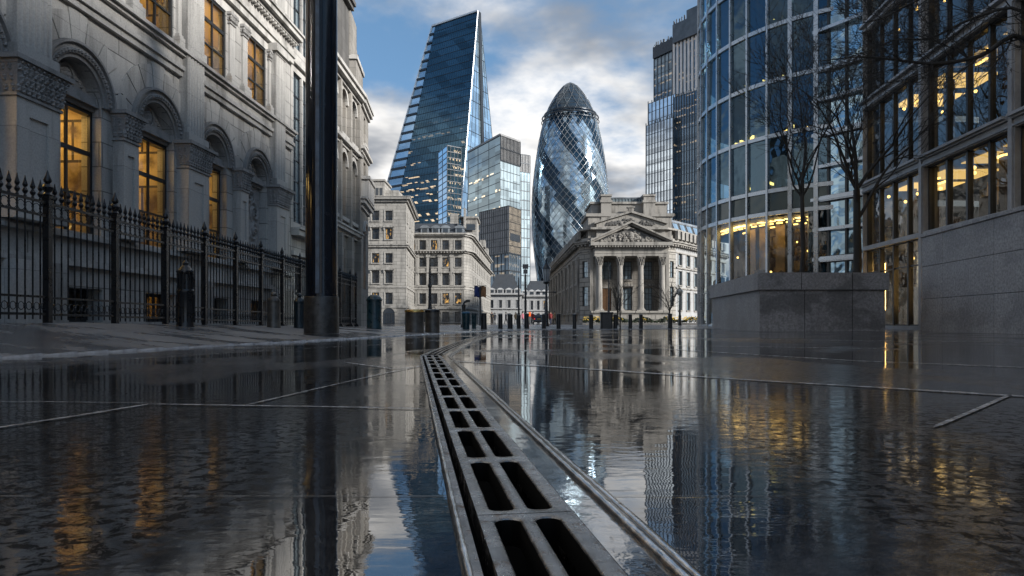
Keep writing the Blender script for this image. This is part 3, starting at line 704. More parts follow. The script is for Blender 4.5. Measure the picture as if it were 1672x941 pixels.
def capital_mb(wd, dp, h, seed, flare=.10):
    """carved capital: neck ring, flared bell crowded with leaves and scrolls, abacus; base at z=0"""
    rr = random.Random(seed); c = MB()
    c.box(-wd/2-.03,-dp-.03,0,wd/2+.03,-.001,.05)
    c.frustum(-wd/2,-dp,wd/2,-.001,.05, -wd/2-flare*.7,-dp-flare*.7,wd/2+flare*.7,-.001,h-.14)
    for row in range(3):
        zc = .10+(h-.3)*row/2.2; n = max(3,int((wd+.2)/.13))
        for i in range(n+1):
            u = -wd/2+wd*i/n+(.5*wd/n if row==1 else 0)
            if u > wd/2+.05: continue
            f = flare*(.2+.35*row)
            c.blob((u*(1+.25*row*flare/wd), -dp-f*.6-.01, zc+.05), (.05+.015*rr.random(),.045,.085+.02*rr.random()), n=6, k=4)
            c.blob((u*(1+.25*row*flare/wd)+.02, -dp-f*.6-.045, zc+.115), (.03,.03,.028), n=5, k=3)
        for q in (-1,1):
            for i in range(max(1,int(dp/.12))):
                c.blob((q*(wd/2+flare*(.2+.35*row)*.6), -dp+.06+.12*i, zc+.05), (.04,.05,.085), n=6, k=4)
    c.box(-wd/2-flare*.8,-dp-flare*.8,h-.14,wd/2+flare*.8,-.001,h-.08); c.box(-wd/2-flare*1.25,-dp-flare*1.25,h-.08,wd/2+flare*1.25,-.001,h)
    return c
cap_L = capital_mb(1.02,.30,.66,1,.13).mesh('capital', M_CARVE); cap_S = capital_mb(.52,.24,.62,2,.11).mesh('capital', M_CARVE); cap_U = capital_mb(.30,.07,.32,3,.06).mesh('capital', M_CARVE)
def pil_mb(wd, dp, z0, z1, panel=True):
    p = MB(); p.box(-wd/2-.09,-dp-.09,z0,wd/2+.09,-.001,z0+.28); p.box(-wd/2-.045,-dp-.045,z0+.28,wd/2+.045,-.001,z0+.36)
    a = z0+.36
    if panel:
        m = wd*.22; p.box(-wd/2,-dp,a,-m,-.001,z1); p.box(m,-dp,a,wd/2,-.001,z1); p.box(-m,-dp,z1-.28,m,-.001,z1); p.box(-m,-dp,a,m,-.001,a+.3); p.box(-m,-dp+.04,a+.3,m,-.001,z1-.28)
    else: p.box(-wd/2,-dp,a,wd/2,-.001,z1)
    return p
pl = pil_mb(1.02,.30,2.06,4.10).mesh('pilaster', M_STONE_TRIM); ps = pil_mb(.52,.24,2.06,4.13).mesh('pilaster', M_STONE_TRIM); pu = pil_mb(.30,.07,7.02,8.82,False).mesh('pilaster', M_STONE_TRIM)
fl = MB()                                                # fluted giant pilaster above
wd, dp, nf = .82, .22, 6
fl.box(-wd/2-.08,-dp-.08,4.76,wd/2+.08,-.001,5.0)
for i in range(nf):
    a = -wd/2+wd*i/nf; b = a+wd/nf; f = .025
    fl.box(a,-dp,5.0,a+f,-.001,9.1); fl.box(b-f,-dp,5.0,b,-.001,9.1)
    q = [(a+f+(wd/nf-2*f)*j/4, -dp+.05*math.sin(PI*j/4)) for j in range(5)]
    for j in range(4): fl.face([(q[j][0],q[j][1],5.0),(q[j+1][0],q[j+1][1],5.0),(q[j+1][0],q[j+1][1],9.1),(q[j][0],q[j][1],9.1)])
fl.box(-wd/2-.02,-dp-.02,9.1,wd/2+.02,-.001,9.16); fl.box(-wd/2-.1,-dp-.1,9.16,wd/2+.1,-.001,9.4)
fl.box(-wd/2,-dp,10.45,wd/2,-.001,16.9)
flm = fl.mesh('fluted_pilaster', M_STONE_TRIM)
plin = MB(); plin.box(-.62,-.38,-.2,.62,-.101,1.37); plinm = plin.mesh('pedestal', M_STONE_TRIM)
for u in larges:
    o = LF.put('pilaster', pl, u, 0); c = link('capital', cap_L, o, Matrix.Translation((0,0,4.10)))
    LF.put('fluted_pilaster', flm, u, 0); LF.put('pedestal', plinm, u, 0)
for u in smalls:
    o = LF.put('pilaster', ps, u, 0); link('capital', cap_S, o, Matrix.Translation((0,0,4.13)))
for b in bays:
    for q in (-1,1):
        o = LF.put('pilaster', pu, b+q*.94, 0); link('capital', cap_U, o, Matrix.Translation((0,0,8.82)))
# arches: moulded archivolt with beads, voussoirs with open joints, tympanum
ar = MB(); ar.ring(0,4.70,.72,.80,-.05,.1,n=20); ar.ring(0,4.70,.80,.90,-.10,.02,n=20); ar.ring(0,4.70,.90,.99,-.06,.02,n=20); ar.ring(0,4.70,.99,1.04,-.13,.02,n=20)
for i in range(27):
    a = PI*(i+.5)/27; ar.blob((.85*math.cos(a),-.115,4.70+.85*math.sin(a)),(.038,.045,.038),n=6,k=3)
arm = ar.mesh('archivolt', M_CARVE)
vo = MB(); nv = 9
for i in range(nv):
    a0, a1 = PI*i/nv+.012, PI*(i+1)/nv-.012
    if i == nv//2: a0 -= .0; a1 += .0
    vo.ring(0,4.70,1.05,1.55 if i != nv//2 else 1.64,-.035,.0,a0,a1,n=3)
vom = vo.mesh('voussoir_ring', M_STONE_TRIM)
ty = MB(); r = .72; n = 14
ty.box(-.72,.24,4.55,.72,.40,4.7); ty.yprism([(-r,4.9),(r,4.9)]+[(r*math.cos(PI*k/n),4.70+r*math.sin(PI*k/n)) for k in range(1,n) if 4.70+r*math.sin(PI*k/n) > 4.9], .26, .34)
ty.box(-.72,.10,4.74,.72,.40,4.90); ty.box(-.72,.05,4.68,.72,.40,4.74); ty.box(-.72,.14,4.60,.72,.40,4.68)
ty.blob((0,.24,5.13),(.17,.07,.2),n=10,k=6); ty.ring(0,5.12,.19,.235,.2,.28,0,2*PI,n=16)
rr = random.Random(9)
for i in range(26):
    a = PI*rr.random(); d = .28+.34*rr.random(); zz = 4.72+d*math.sin(a)
    if zz > 4.95: ty.blob((d*math.cos(a),.255,zz),(.06,.03,.05),n=6,k=3)
tym = ty.mesh('tympanum', M_CARVE)
# window kit for this building
def lwin(u, z, wd, h, d, name='window', rows=3, lamp=True, cols=2, deep=2.6, zz=None):
    g_ = MB(); g_.face([(-wd/2,0,0),(wd/2,0,0),(wd/2,0,h),(-wd/2,0,h)]); o = LF.put(name, _c('lg',(wd,h),lambda: g_.mesh('window',M_GLASS)), u, z, d)
    f = MB(); b = .05
    f.box(-wd/2,-.06,0,-wd/2+.07,-.002,h); f.box(wd/2-.07,-.06,0,wd/2,-.002,h); f.box(-wd/2+.07,-.06,0,wd/2-.07,-.002,.08); f.box(-wd/2+.07,-.06,h-.07,wd/2-.07,-.002,h)
    for i in range(1,cols): x = -wd/2+wd*i/cols; f.box(x-b/2,-.05,.08,x+b/2,-.003,h-.07)
    for j in range(1,rows):
        zz_ = h*j/rows; t_ = .045 if j == rows-1 else .022; f.box(-wd/2+.07,-.055,zz_-t_,wd/2-.07,-.004,zz_+t_)
    link('frame', _c('lf',(wd,h,rows,cols),lambda: f.mesh('frame',M_WFRAME)), o)
    rm = MB(); x = wd/2+.35; zt_ = h+.25; zb = -.15
    rm.face([(-x,deep,zb),(x,deep,zb),(x,deep,zt_),(-x,deep,zt_)]); rm.face([(-x,.06,zb),(-x,deep,zb),(-x,deep,zt_),(-x,.06,zt_)]); rm.face([(x,.06,zb),(x,.06,zt_),(x,deep,zt_),(x,deep,zb)])
    rm.face([(-x,.06,zt_),(-x,deep,zt_),(x,deep,zt_),(x,.06,zt_)]); rm.face([(-x,.06,zb),(x,.06,zb),(x,deep,zb),(-x,deep,zb)])
    link('interior', _c('lr',(wd,h,deep),lambda: rm.mesh('interior',M_ROOM_P)), o)
    if lamp and h > 1:
        cl_ = MB(); cl_.box(-wd/2+.1,.5,h+.12,wd/2-.1,1.9,h+.17); link('room_fill_panel', _c('cl',(wd,h),lambda: cl_.mesh('room_fill_panel',M_CEIL)), o)  # added panel above the window head, out of view, to brighten the room
    if lamp:
        rr = random.Random(int(u*100)+int(z*10)); lm = MB()
        for i in range(3):
            yy = .5+.65*i; zl = h*(.30+.5*rr.random()); xl = -.7+1.0*rr.random(); lm.box(xl,yy,zl,xl+.25+.3*rr.random(),yy+.06,zl+.035)
        for i in range(5): lm.blob((-.5+rr.random(),.5+1.7*rr.random(),h*(.15+.45*rr.random())),.035+.02*rr.random(),n=6,k=4)
        [link('lamp', q.mesh('lamp',M_LAMP), o) for q in islands(lm)]
        ft = MB()
        for i in range(11):
            a = -.95+1.6*rr.random(); z0 = h*rr.choice((0,.1,.45)); ft.box(a,1.2+rr.random(),z0,a+.1+.3*rr.random(),2.4,z0+h*(.12+.3*rr.random()))
        ft.box(-wd/2-.3,1.9,h*.52,wd/2+.3,2.0,h*.58); ft.box(-.1,1.5,0,.02,1.62,h)
        [link('fitting', q.mesh('fitting',M_ROOM_D), o) for q in islands(ft)]
    if z > 5 and rnd.random() < .8:
        bl = MB(); t0 = h*rnd.choice((.45,.62,.62,.3)); x0_ = -wd/2+.04; bl.box(x0_,.12,t0,wd/2-.04,.125,h); link('blind', bl.mesh('blind',M_BLIND), o)
    return o
_cc = {}
def _c(k, a, fn):
    if (k,a) not in _cc: _cc[(k,a)] = fn()
    return _cc[(k,a)]
for i,b in enumerate(bays):
    LF.put('archivolt', arm, b, 0); LF.put('voussoir_ring', vom, b, 0); LF.put('tympanum', tym, b, 0)
    if b != niche: lwin(b, 2.0, 1.44, 2.6, .25)
    lwin(b, .32, 1.24, .66, .40-.1, rows=1, cols=4, lamp=(i%2==0), deep=1.4)
    lwin(b, 7.12, 1.40, 2.0, .09, rows=3)
    if b > U(10): lwin(b, 10.9, 1.40, 2.3, .09, lamp=False)
# carved niche panel filling the last arch
cp = MB(); nx, nz = 44, 80; rr = random.Random(4)
def relief(x,z):
    v = 0
    for (cx_,cz_,s_) in ((-.3,2.5,1),(.3,2.5,-1),(-.3,3.15,-1),(.3,3.15,1),(-.3,3.8,1),(.3,3.8,-1),(0,4.3,1)):
        dx, dz = x-cx_, z-cz_; rr_ = math.hypot(dx,dz)
        if rr_ < .36: v += (.5+.5*math.sin(9*math.log(rr_+.06)*s_+3*math.atan2(dz,dx)))*(1-rr_/.36)**.5
    return v
P_ = [[(-.72+1.44*i/nx, .24-.10*relief(-.72+1.44*i/nx, 2.0+2.6*j/nz)-.012*rr.random(), 2.0+2.6*j/nz) for i in range(nx+1)] for j in range(nz+1)]
for j in range(nz):
    for i in range(nx): cp.face([P_[j][i],P_[j][i+1],P_[j+1][i+1],P_[j+1][i]])
LF.put('carved_panel', cp.mesh('carved_panel', M_CARVE), niche, 0)

# ------------------------------------------------------------------ narrow glazed building
gb = thing('glazed_building', 'narrow stone building with tall blue glass bay windows beside the iron column', 'building', (lx(24.2),24.2,0))
GF = Fac(gb, (lx(24.15),24.15), (lx(27.6),27.6)); L = GF.L
m = MB(); bw = [(.25,1.05),(1.2,2.0),(2.15,2.95)]; holes = []
for a,b in bw: holes += [(a,b,3.9,9.3),(a,b,10.2,15.5)]
holes += [(.4,1.5,1.3,2.4),(1.9,3.0,1.3,2.4)]
m.wall(0,L,-.2,18,holes,.25); m.face([(L,0,0),(L,8,0),(L,8,18),(L,0,18)]); m.face([(0,0,18),(L,0,18),(L,8,18),(0,8,18)]); m.face([(0,8,0),(0,0,0),(0,0,18),(0,8,18)])
GF.obj('wall', m, M_STONE_L)
m = MB()
for z0,z1,p in ((2.7,2.85,.12),(3.4,3.6,.3),(3.6,3.68,.36),(9.55,9.75,.12),(15.8,16.1,.2)): m.box(0,-p,z0,L,-.001,z1)
GF.obj('string_course', m, M_STONE_TRIM, each=True)
for a,b in bw:
    for z0,z1 in ((3.9,9.3),(10.2,15.5)): win(GF,(a+b)/2,z0,b-a,z1-z0,M_TG_BRIGHT,M_STEEL_D,d=.12,mun=(2,7),bar=.04)
for a,b in ((.4,1.5),(1.9,3.0)): win(GF,(a+b)/2,1.3,b-a,1.1,M_PANE_C,M_WFRAME,d=.2,mun=(2,1))

# ------------------------------------------------------------------ church-like stone building with tower end
ch = thing('church_building', 'stone church-like building with tall arched windows and a stepped corner tower', 'building', (lx(27.7),27.7,0))
CF = Fac(ch, (lx(27.7)+.03,27.7), (-7.52,33.2)); L = CF.L
m = MB(); hs = []
arch_u = [1.0, 2.75, 4.5]
for u in arch_u: hs += [(u-.55,u+.55,5.0,7.9,'arch'),(u-.55,u+.55,8.7,10.7,'arch'),(u-.45,u+.45,1.2,3.6)]
m.wall(0,L,-.2,11.4,hs,.35); m.face([(L,0,0),(L,9,0),(L,9,11.4),(L,0,11.4)]); m.face([(0,9,0),(0,0,0),(0,0,11.4),(0,9,11.4)]); m.face([(0,0,11.4),(L,0,11.4),(L,9,11.4),(0,9,11.4)])
CF.obj('wall', m, M_STONE_CH)
m = MB(); m.wall(0,L+.3,11.4,19.5,[],y=.45); m.face([(L+.3,.45,11.4),(L+.3,8,11.4),(L+.3,8,19.5),(L+.3,.45,19.5)]); m.face([(0,.45,19.5),(L+.3,.45,19.5),(L+.3,8,19.5),(0,8,19.5)]); m.face([(0,8,11.4),(0,.45,11.4),(0,.45,19.5),(0,8,19.5)])
for z0,z1,p in ((15.6,15.8,.25),(15.8,16.0,.15)): m.box(-.02,p,z0,L+.4,.449,z1)
CF.obj('attic_wall', m, M_STONE_DARK)
m = MB()
for z0,z1,p in ((4.2,4.35,.12),(4.35,4.5,.28),(4.5,4.58,.34),(8.1,8.25,.14),(8.25,8.4,.3),(10.8,10.95,.2),(10.95,11.15,.4),(11.15,11.3,.5)): m.box(-.02,-p,z0,L,-.001,z1)
CF.obj('cornice', m, M_STONE_TRIM, each=True)
for u in arch_u:
    for z in (7.35,10.15): m = MB(); m.ring(u,z,.55,.72,-.1,.02,n=12); CF.obj('arch_hood', m, M_STONE_TRIM)
m = MB()
for u in (.1,1.87,3.62,5.3): m.box(u-.16,-.26,-.2,u+.16,-.001,4.19); m.box(u-.13,-.2,4.59,u+.13,-.001,10.79)
CF.obj('buttress', m, M_STONE_CH, each=True)
for u in arch_u:
    win(CF,u,5.0,1.1,2.9,M_PANE_C,M_WFRAME,d=.3,mun=(2,4),arch=True,bar=.05,sill=M_STONE_TRIM); win(CF,u,8.7,1.1,2.0,M_PANE_C,M_WFRAME,d=.3,mun=(2,4),arch=True,bar=.05,sill=M_STONE_TRIM)
    win(CF,u,1.2,.9,2.4,M_PANE_C,M_WFRAME,d=.3,mun=(2,3),bar=.05)
# corner tower: steps in as it climbs
tx, ty_ = lx(33.2)+.05, 33.2
TF = Fac(ch, (-7.38,33.3), (-7.62,36.2)); L = TF.L
m = MB(); hs = [(L/2-.45,L/2+.45,2.0,5.3,'arch'),(L/2-.4,L/2+.4,6.9,8.4),(L/2-.35,L/2+.35,9.3,10.7)]
m.wall(0,L,-.2,11.3,hs,.35)
for a in (0,L): m.face([(a,0,-.2),(a,6,-.2),(a,6,11.3),(a,0,11.3)] if a else [(a,6,-.2),(a,0,-.2),(a,0,11.3),(a,6,11.3)])
m.face([(0,0,11.3),(L,0,11.3),(L,6,11.3),(0,6,11.3)])
m.box(.2,.25,11.3,L-.25,5,13.4); m.box(.1,.5,13.4,L-.75,4,15.6)
TF.obj('tower_wall', m, M_STONE_CH)
m = MB()
for z0,z1,p in ((5.9,6.1,.10),(6.1,6.3,.24),(6.3,6.4,.32),(8.6,8.75,.10),(8.75,8.9,.22),(10.9,11.1,.10),(11.1,11.3,.22),(11.3,11.4,.28)): m.box(-p,-p,z0,L+p,6+p*.1,z1)
m.box(.12,.17,13.2,L-.17,5.2,13.41); m.box(.3,-.35,6.4,L-.3,-.001,7.35); m.box(.2,-.42,7.35,L-.2,-.001,7.5)
m.ring(L/2,4.85,.45,.62,-.12,.02,n=12)
TF.obj('tower_cornice', m, M_STONE_TRIM)
m = MB(); m.lathe([(.2,13.4),(.2,13.55),(.12,13.6),(.13,14.2),(.18,14.25),(.08,14.3),(.09,14.45),(.02,14.7)],10,L-.5,.6); TF.obj('pinnacle', m, M_STONE_CH, smooth=40)
win(TF,L/2,2.0,.9,3.3,M_PANE_C,M_WFRAME,d=.3,mun=(2,4),arch=True,bar=.05); win(TF,L/2,6.9,.8,1.5,M_PANE_C,M_WFRAME,d=.3,sill=M_STONE_TRIM); win(TF,L/2,9.3,.7,1.4,M_PANE_C,M_WFRAME,d=.3,sill=M_STONE_TRIM)

# ------------------------------------------------------------------ iron railings
FX = -6.8
fence = thing('iron_fence', 'black iron railings with spear finials in front of the arched stone building', 'fence', (FX,10.0,pz(FX,10)))
posts = [10.0+1.7*i for i in range(-6,12)]; posts.append(29.75)
TOP = 2.06
def spear(mb, x, y, z, s=1.0):
    mb.lathe([(.012*s,z),(.022*s,z+.01),(.012*s,z+.035),(.026*s,z+.06),(.034*s,z+.085),(.02*s,z+.115),(.013*s,z+.13),(.024*s,z+.145),(.03*s,z+.17),(.014*s,z+.235),(.003,z+.30)],7,x,y)
pm = MB(); HP = 2.0
for zz,w_ in ((0,.30),(.05,.26),(.09,.2)): pm.box(-w_/2,-w_/2,zz,w_/2,w_/2,zz+(.05 if zz<.05 else .04))
pm.box(-.045,-.045,.13,.045,.045,HP-.12); pm.box(-.06,-.06,HP-.12,.06,.06,HP-.08); pm.box(-.07,-.07,HP,.07,.07,HP+.04); pm.box(-.05,-.05,HP-.08,.05,.05,HP)
postm = pm.mesh('post', M_IRON)
fm = MB(); fm.lathe([(.05,0),(.07,.02),(.04,.06),(.07,.10),(.08,.13),(.06,.17),(.03,.19),(.05,.21),(.055,.24),(.03,.30),(.006,.38)],10); finm = fm.mesh('finial', M_IRON, 40)
fz = lambda Y: pz(FX,min(max(Y,-2.5),43))
for Y in posts:
    z = fz(Y); o = link('post', postm, fence, Matrix.Translation(Vector((FX,Y,TOP-HP+.06))-fence.location))
    link('finial', finm, o, Matrix.Translation((0,0,HP+.04)))
    if TOP-HP+.06 > z+.01 or True:
        ft = MB(); ft.box(-.14,-.14,z-.1-(TOP-HP+.06),.17,.17,.002); link('foot', ft.mesh('foot',M_IRON), o)
for ya,yb in zip(posts, posts[1:]):
    if yb < 5: continue
    m = MB(); n = 11 if yb-ya > 1.2 else 6
    zb = (fz(ya)+fz(yb))/2
    for z0,hh in ((TOP-.02,.035),(TOP-.21,.03),(zb+.36,.03),(zb+.11,.035)): m.box(FX-.022,ya+.062,z0,FX+.022,yb-.062,z0+hh)
    for i in range(1,n):
        y = ya+(yb-ya)*i/n; m.tube([(FX,y,zb+.05),(FX,y,TOP+.02)],.0125,6)
        spear(m, FX, y, TOP+.015, 1.15)
        m.blob((FX,y,zb+.24),(.026,.026,.05),n=6,k=4); m.blob((FX,y,TOP-.1),(.02,.02,.04),n=6,k=4)
    for i in range(n):
        y = ya+(yb-ya)*(i+.5)/n; rr_ = .068
        for zc,r2 in ((TOP-.112,.072),(zb+.24,.055)):
            c = [(FX, y+r2*math.cos(2*PI*k/12), zc+r2*math.sin(2*PI*k/12)) for k in range(13)]; m.tube(c,.007,4,cap=False)
    part('railing_panel', m, M_IRON, fence)

# ------------------------------------------------------------------ big column and posts on the pavement
def solveY(px, py):
    Y = 6.0
    while Y < 70:
        x = sx(px,Y)
        if HYP+(CAMH-pz(x,Y))*FPX/Y <= py: return Y
        Y += .02
    return 60
Yc = 13.2; xc = sx(525,Yc); zc = pz(xc,Yc)
col = thing('iron_column', 'huge glossy blue-black round column with a grey steel collar at the pavement edge', 'column', (xc,Yc,zc))
rc = 28*Yc/FPX
m = MB(); m.lathe([(rc+.015,-.1),(rc+.015,.03),(rc,.04),(rc-.004,.72),(rc-.012,.745),(rc-.035,.75)],48); part('collar', m, M_COLLAR, col, 30, local=True)
m = MB(); r2 = 25.5*Yc/FPX; m.lathe([(r2+.006,.75),(r2+.002,.79),(r2,.8),(r2-.012,15),],48); part('shaft', m, M_IRON_BLUE, col, 30, local=True)
m = MB()
for a in (-104,-74): a = R(a); m.tube([((r2-.001)*math.cos(a),(r2-.001)*math.sin(a),.8),((r2-.008)*math.cos(a),(r2-.008)*math.sin(a),15)],.014,6)
part('seam', m, M_IRON_BLUE, col, 60, local=True, each=True)
m = MB(); a = R(-89); d = Vector((math.cos(a),math.sin(a),0)); m.beam(d*(r2-.012)+Vector((0,0,.8)),d*(r2-.018)+Vector((0,0,15)),.075,.022,d); part('highlight_strip', m, plain('highlight_blue_grey',(.07,.10,.14),.35,0,.5,3), col, bevel=.004, local=True)  # the column's long highlight, put in as a paler painted bar

def standing(px, pyb, pyt):
    Y = solveY(px,pyb); x = sx(px,Y); z = pz(x,Y); return x, Y, z, (sz(pyt,Y)-z)
# ornate cast iron post by the railings
x,Y,z,h = standing(303,533,424)
ob = thing('ornate_bollard', 'stout black cast iron post with a fluted crown, standing before the railings', 'bollard', (x,Y,z))
r = 13.5*Y/FPX
m = MB(); m.lathe([(r*1.05,-.05),(r*1.05,.03),(r,.05),(r*.99,h*.49),(r*1.04,h*.5),(r*1.04,h*.53)],24); 
for i in range(14): a = 2*PI*i/14; m.tube([(r*1.0*math.cos(a),r*1.0*math.sin(a),.07),(r*.985*math.cos(a),r*.985*math.sin(a),h*.47)],.012,5)
part('body', m, M_IRON, ob, 35, local=True)
m = MB(); m.lathe([(r*.9,h*.53),(r*.78,h*.57),(r*.75,h*.78),(r*.98,h*.80),(r*.98,h*.83),(r*.8,h*.85),(r*.55,h*.89),(r*.3,h*.92),(r*.38,h*.945),(r*.2,h*.97),(r*.05,h)],24)
for i in range(10): a = 2*PI*i/10; m.tube([(r*.8*math.cos(a),r*.8*math.sin(a),h*.56),(r*.83*math.cos(a),r*.83*math.sin(a),h*.68),(r*.78*math.cos(a),r*.78*math.sin(a),h*.79)],.022,6)
for i in range(10): a = 2*PI*i/10+.3; m.blob((r*.9*math.cos(a),r*.9*math.sin(a),h*.82),.028,n=6,k=4)
part('crown', m, M_IRON, ob, 35, local=True)
def knob_bollard(px,pyb,pyt,wpx,mat,label,dome=False,group=None):
    x,Y,z,h = standing(px,pyb,pyt); t_ = thing('round_bollard', label, 'bollard', (x,Y,z), group); r = wpx/2*Y/FPX
    m = MB(); b = MB()
    if dome:
        m.lathe([(r*1.03,-.04),(r*1.03,.03),(r,.04),(r*.99,h*.80)],28)
        b.lathe([(r*.99,h*.80),(r*1.07,h*.81),(r*1.07,h*.855),(r*1.0,h*.875),(r*.88,h*.92),(r*.6,h*.97),(r*.25,h*.995),(r*.03,h)],28)
    else:
        m.lathe([(r*1.04,-.04),(r*1.04,.03),(r,.04),(r*.96,h*.70),(r*1.02,h*.71),(r*1.02,h*.75)],24)
        b.lathe([(r*.96,h*.75),(r*.85,h*.80),(r*.5,h*.85),(r*.32,h*.88),(r*.5,h*.91),(r*.42,h*.95),(r*.12,h*.985),(r*.02,h)],24)
        b.tube([(r*.85,0,h*.78),(r*1.0,0,h*.9),(r*.75,0,h*.94)],.014,6)
    part('body', m, mat, t_, 35, local=True); part('cap', b, mat, t_, 35, local=True); return t_
knob_bollard(447,535,476,21,M_BROWN,'grey-brown round bollard with knob cap in front of the railings',group='round bollards by the railings')
knob_bollard(489,536,478,18,M_TEAL_D,'blue-black round bollard with knob cap partly behind the big column',group='round bollards by the railings')
knob_bollard(611,537,481,24,M_TEAL,'tall dark teal bollard with a domed cap just right of the big column',dome=True)
def drum(px,pyb,pyt,wpx,label,lid):
    x,Y,z,h = standing(px,pyb,pyt); t_ = thing('drum_bin', label, 'bin', (x,Y,z), 'squat metal drums on the pavement'); r = wpx/2*Y/FPX
    m = MB(); m.lathe([(r*1.0,-.03),(r*1.0,.02),(r*.985,.03),(r*.985,h*.86)],36); part('body', m, M_BROWN, t_, 35, local=True)
    m = MB(); m.lathe([(r*.99,h*.86),(r*1.04,h*.87),(r*1.04,h*.93),(r*.98,h*.97),(r*.7,h*.995),(r*.02,h)],36); part('lid', m, lid, t_, 35, local=True)
    if lid != M_GOLD:
        m = MB(); m.tube([(-.05,0,h*.98),(-.05,0,h*1.08),(.06,0,h*1.1),(.08,0,h*.98)],.014,6); part('handle', m, M_IRON, t_, 60, local=True)
drum(677,543,505,31,'wide squat grey drum with a brass lid on the pavement',M_GOLD)
drum(706,543,505,24,'narrower squat dark drum with a black lid beside the brass-lidded one',M_IRON)
def tbin(px,pyb,pyt,wpx,label,lid,mat):
    x,Y,z,h = standing(px,pyb,pyt); t_ = thing('litter_bin', label, 'bin', (x,Y,z), 'tapered bins on the far pavement'); r = wpx/2*Y/FPX
    m = MB(); m.lathe([(r*.78,-.02),(r*.8,.03),(r*.96,h*.86),(r*.96,h*.88)],24); part('body', m, mat, t_, 35, local=True)
    m = MB(); m.lathe([(r*.99,h*.88),(r*1.06,h*.89),(r*1.04,h*.95),(r*.85,h*.99),(r*.02,h)],24); part('lid', m, lid, t_, 35, local=True)
tbin(761,538,509,14,'teal tapered litter bin with a bright blue lid on the far pavement',M_BLUELID,M_TEAL)
tbin(774,537,511,9,'plain dark teal bin half hidden behind the blue-lidded bin',M_TEAL_D,M_TEAL)
# black bollards across the square: one is built, the rest are copies
bol = [(790,538,511,10,'black bollard with blue cap band, leftmost of the row across the square'),
       (817,537,513,7.5,'black bollard in the row, before the left window column of the far slate-roofed building'),
       (833,537,513,8.5,'stout black bollard in the row, third from the left, before the slate-roofed building'),
       (847,537,514,6.5,'thin black bollard in the row at the foot of the tallest bare pole'),
       (860,537,512,8,'black bollard in the row just left of the orange sign'),
       (888,537,513,7,'black bollard in the row at the foot of the lantern post'),
       (912,537.3,512,7,'black bollard before the left end of the columned building'),
       (938,537.3,513,6.5,'black bollard before the left side windows of the columned building'),
       (965,537.3,513,7,'black bollard just left of the square black cabinet'),
       (1004.5,537.3,513,6.5,'black bollard touching the right side of the black cabinet'),
       (1029,537.3,513,6.5,'black bollard before the middle columns, left of two neighbours'),
       (1046.5,537.3,513,6.5,'black bollard before the third column of the portico'),
       (1094,537.0,512,7,'black bollard at the foot of the small bare tree by the right column')]
proto = thing('bollard', bol[0][4], 'bollard', (0,0,0), 'black bollards across the square')
m = MB(); m.lathe([(.56,-.04),(.56,.02),(.5,.03),(.46,.90),(.5,.905),(.5,.93)],20); part('body', m, M_BOLL, proto, 35, local=True)
m = MB(); m.lathe([(.47,.93),(.50,.95),(.48,.975),(.3,.992),(.02,1.0)],20); part('cap', m, M_TEAL_D, proto, 35, local=True)
for i,(px,pyb,pyt,wp,lab) in enumerate(bol):
    x,Y,z,h = standing(px,pyb,pyt); d = wp*Y/FPX
    o = proto if i == 0 else dup(proto,(0,0,0),lab)
    o.location = (x,Y,z); o.scale = (d,d,h)
x,Y,z,h = standing(990,537.3,510); d = 19*Y/FPX
cb = thing('street_cabinet', 'wide black street cabinet with a lipped top standing in the bollard row', 'cabinet', (x,Y,z))
m = MB(); m.prism([(-d/2,-.18),(-d/2+.05,-.24),(d/2-.05,-.24),(d/2,-.18),(d/2,.2),(-d/2,.2)],-.03,h*.9); part('body', m, M_BOLL, cb, bevel=.01, local=True)
m = MB(); m.prism([(-d/2-.03,-.2),(-d/2+.04,-.27),(d/2-.04,-.27),(d/2+.03,-.2),(d/2+.03,.23),(-d/2-.03,.23)],h*.9,h); part('top', m, M_BOLL, cb, bevel=.015, local=True)
m = MB(); m.box(-.006,-.247,.05,.006,-.239,h*.85); m.box(.05,-.256,h*.45,.08,-.239,h*.55); part('door_seam', m, M_IRON, cb, local=True)
# ------------------------------------------------------------------ street posts and signs
def post(px, Y, pyt, label, name='street_post', cat='post', r=.05, r1=None, group=None, base=True):
    x = sx(px,Y); z = pz(x,Y); t_ = thing(name, label, cat, (x,Y,z), group); h = sz(pyt,Y)-z
    m = MB(); prof = [(r*1.9,-.03),(r*1.9,.12),(r*1.5,.2),(r*1.5,.8),(r*1.1,.9)] if base else [(r,-.03),(r,.9)]
    m.lathe(prof+[((r1 or r)*1.0,h*.97),((r1 or r)*.4,h)],12); part('pole', m, M_IRON, t_, 40, local=True); return t_, h
t_,h = post(702,30,419,'thick black street post that rises behind the two squat drums',r=.075,r1=.03)
m = MB(); m.lathe([(.05,h*.56),(.09,h*.57),(.09,h*.6),(.04,h*.63)],10); part('collar', m, M_IRON, t_, 40, local=True)
t_,h = post(757,36,497,'short black pole with a bent camera head above the teal bins',r=.09,r1=.12)
m = MB(); m.tube([(0,0,h*.96),(.03,0,h+.1),(.25,0,h+.18)],.06,8); m.box(.12,-.07,h+.1,.34,.07,h+.24); part('camera_head', m, M_IRON, t_, local=True)
t_,h = post(784,60,467,'dark post carrying two small banners at the corner of the pale stone building',name='banner_post',r=.08)
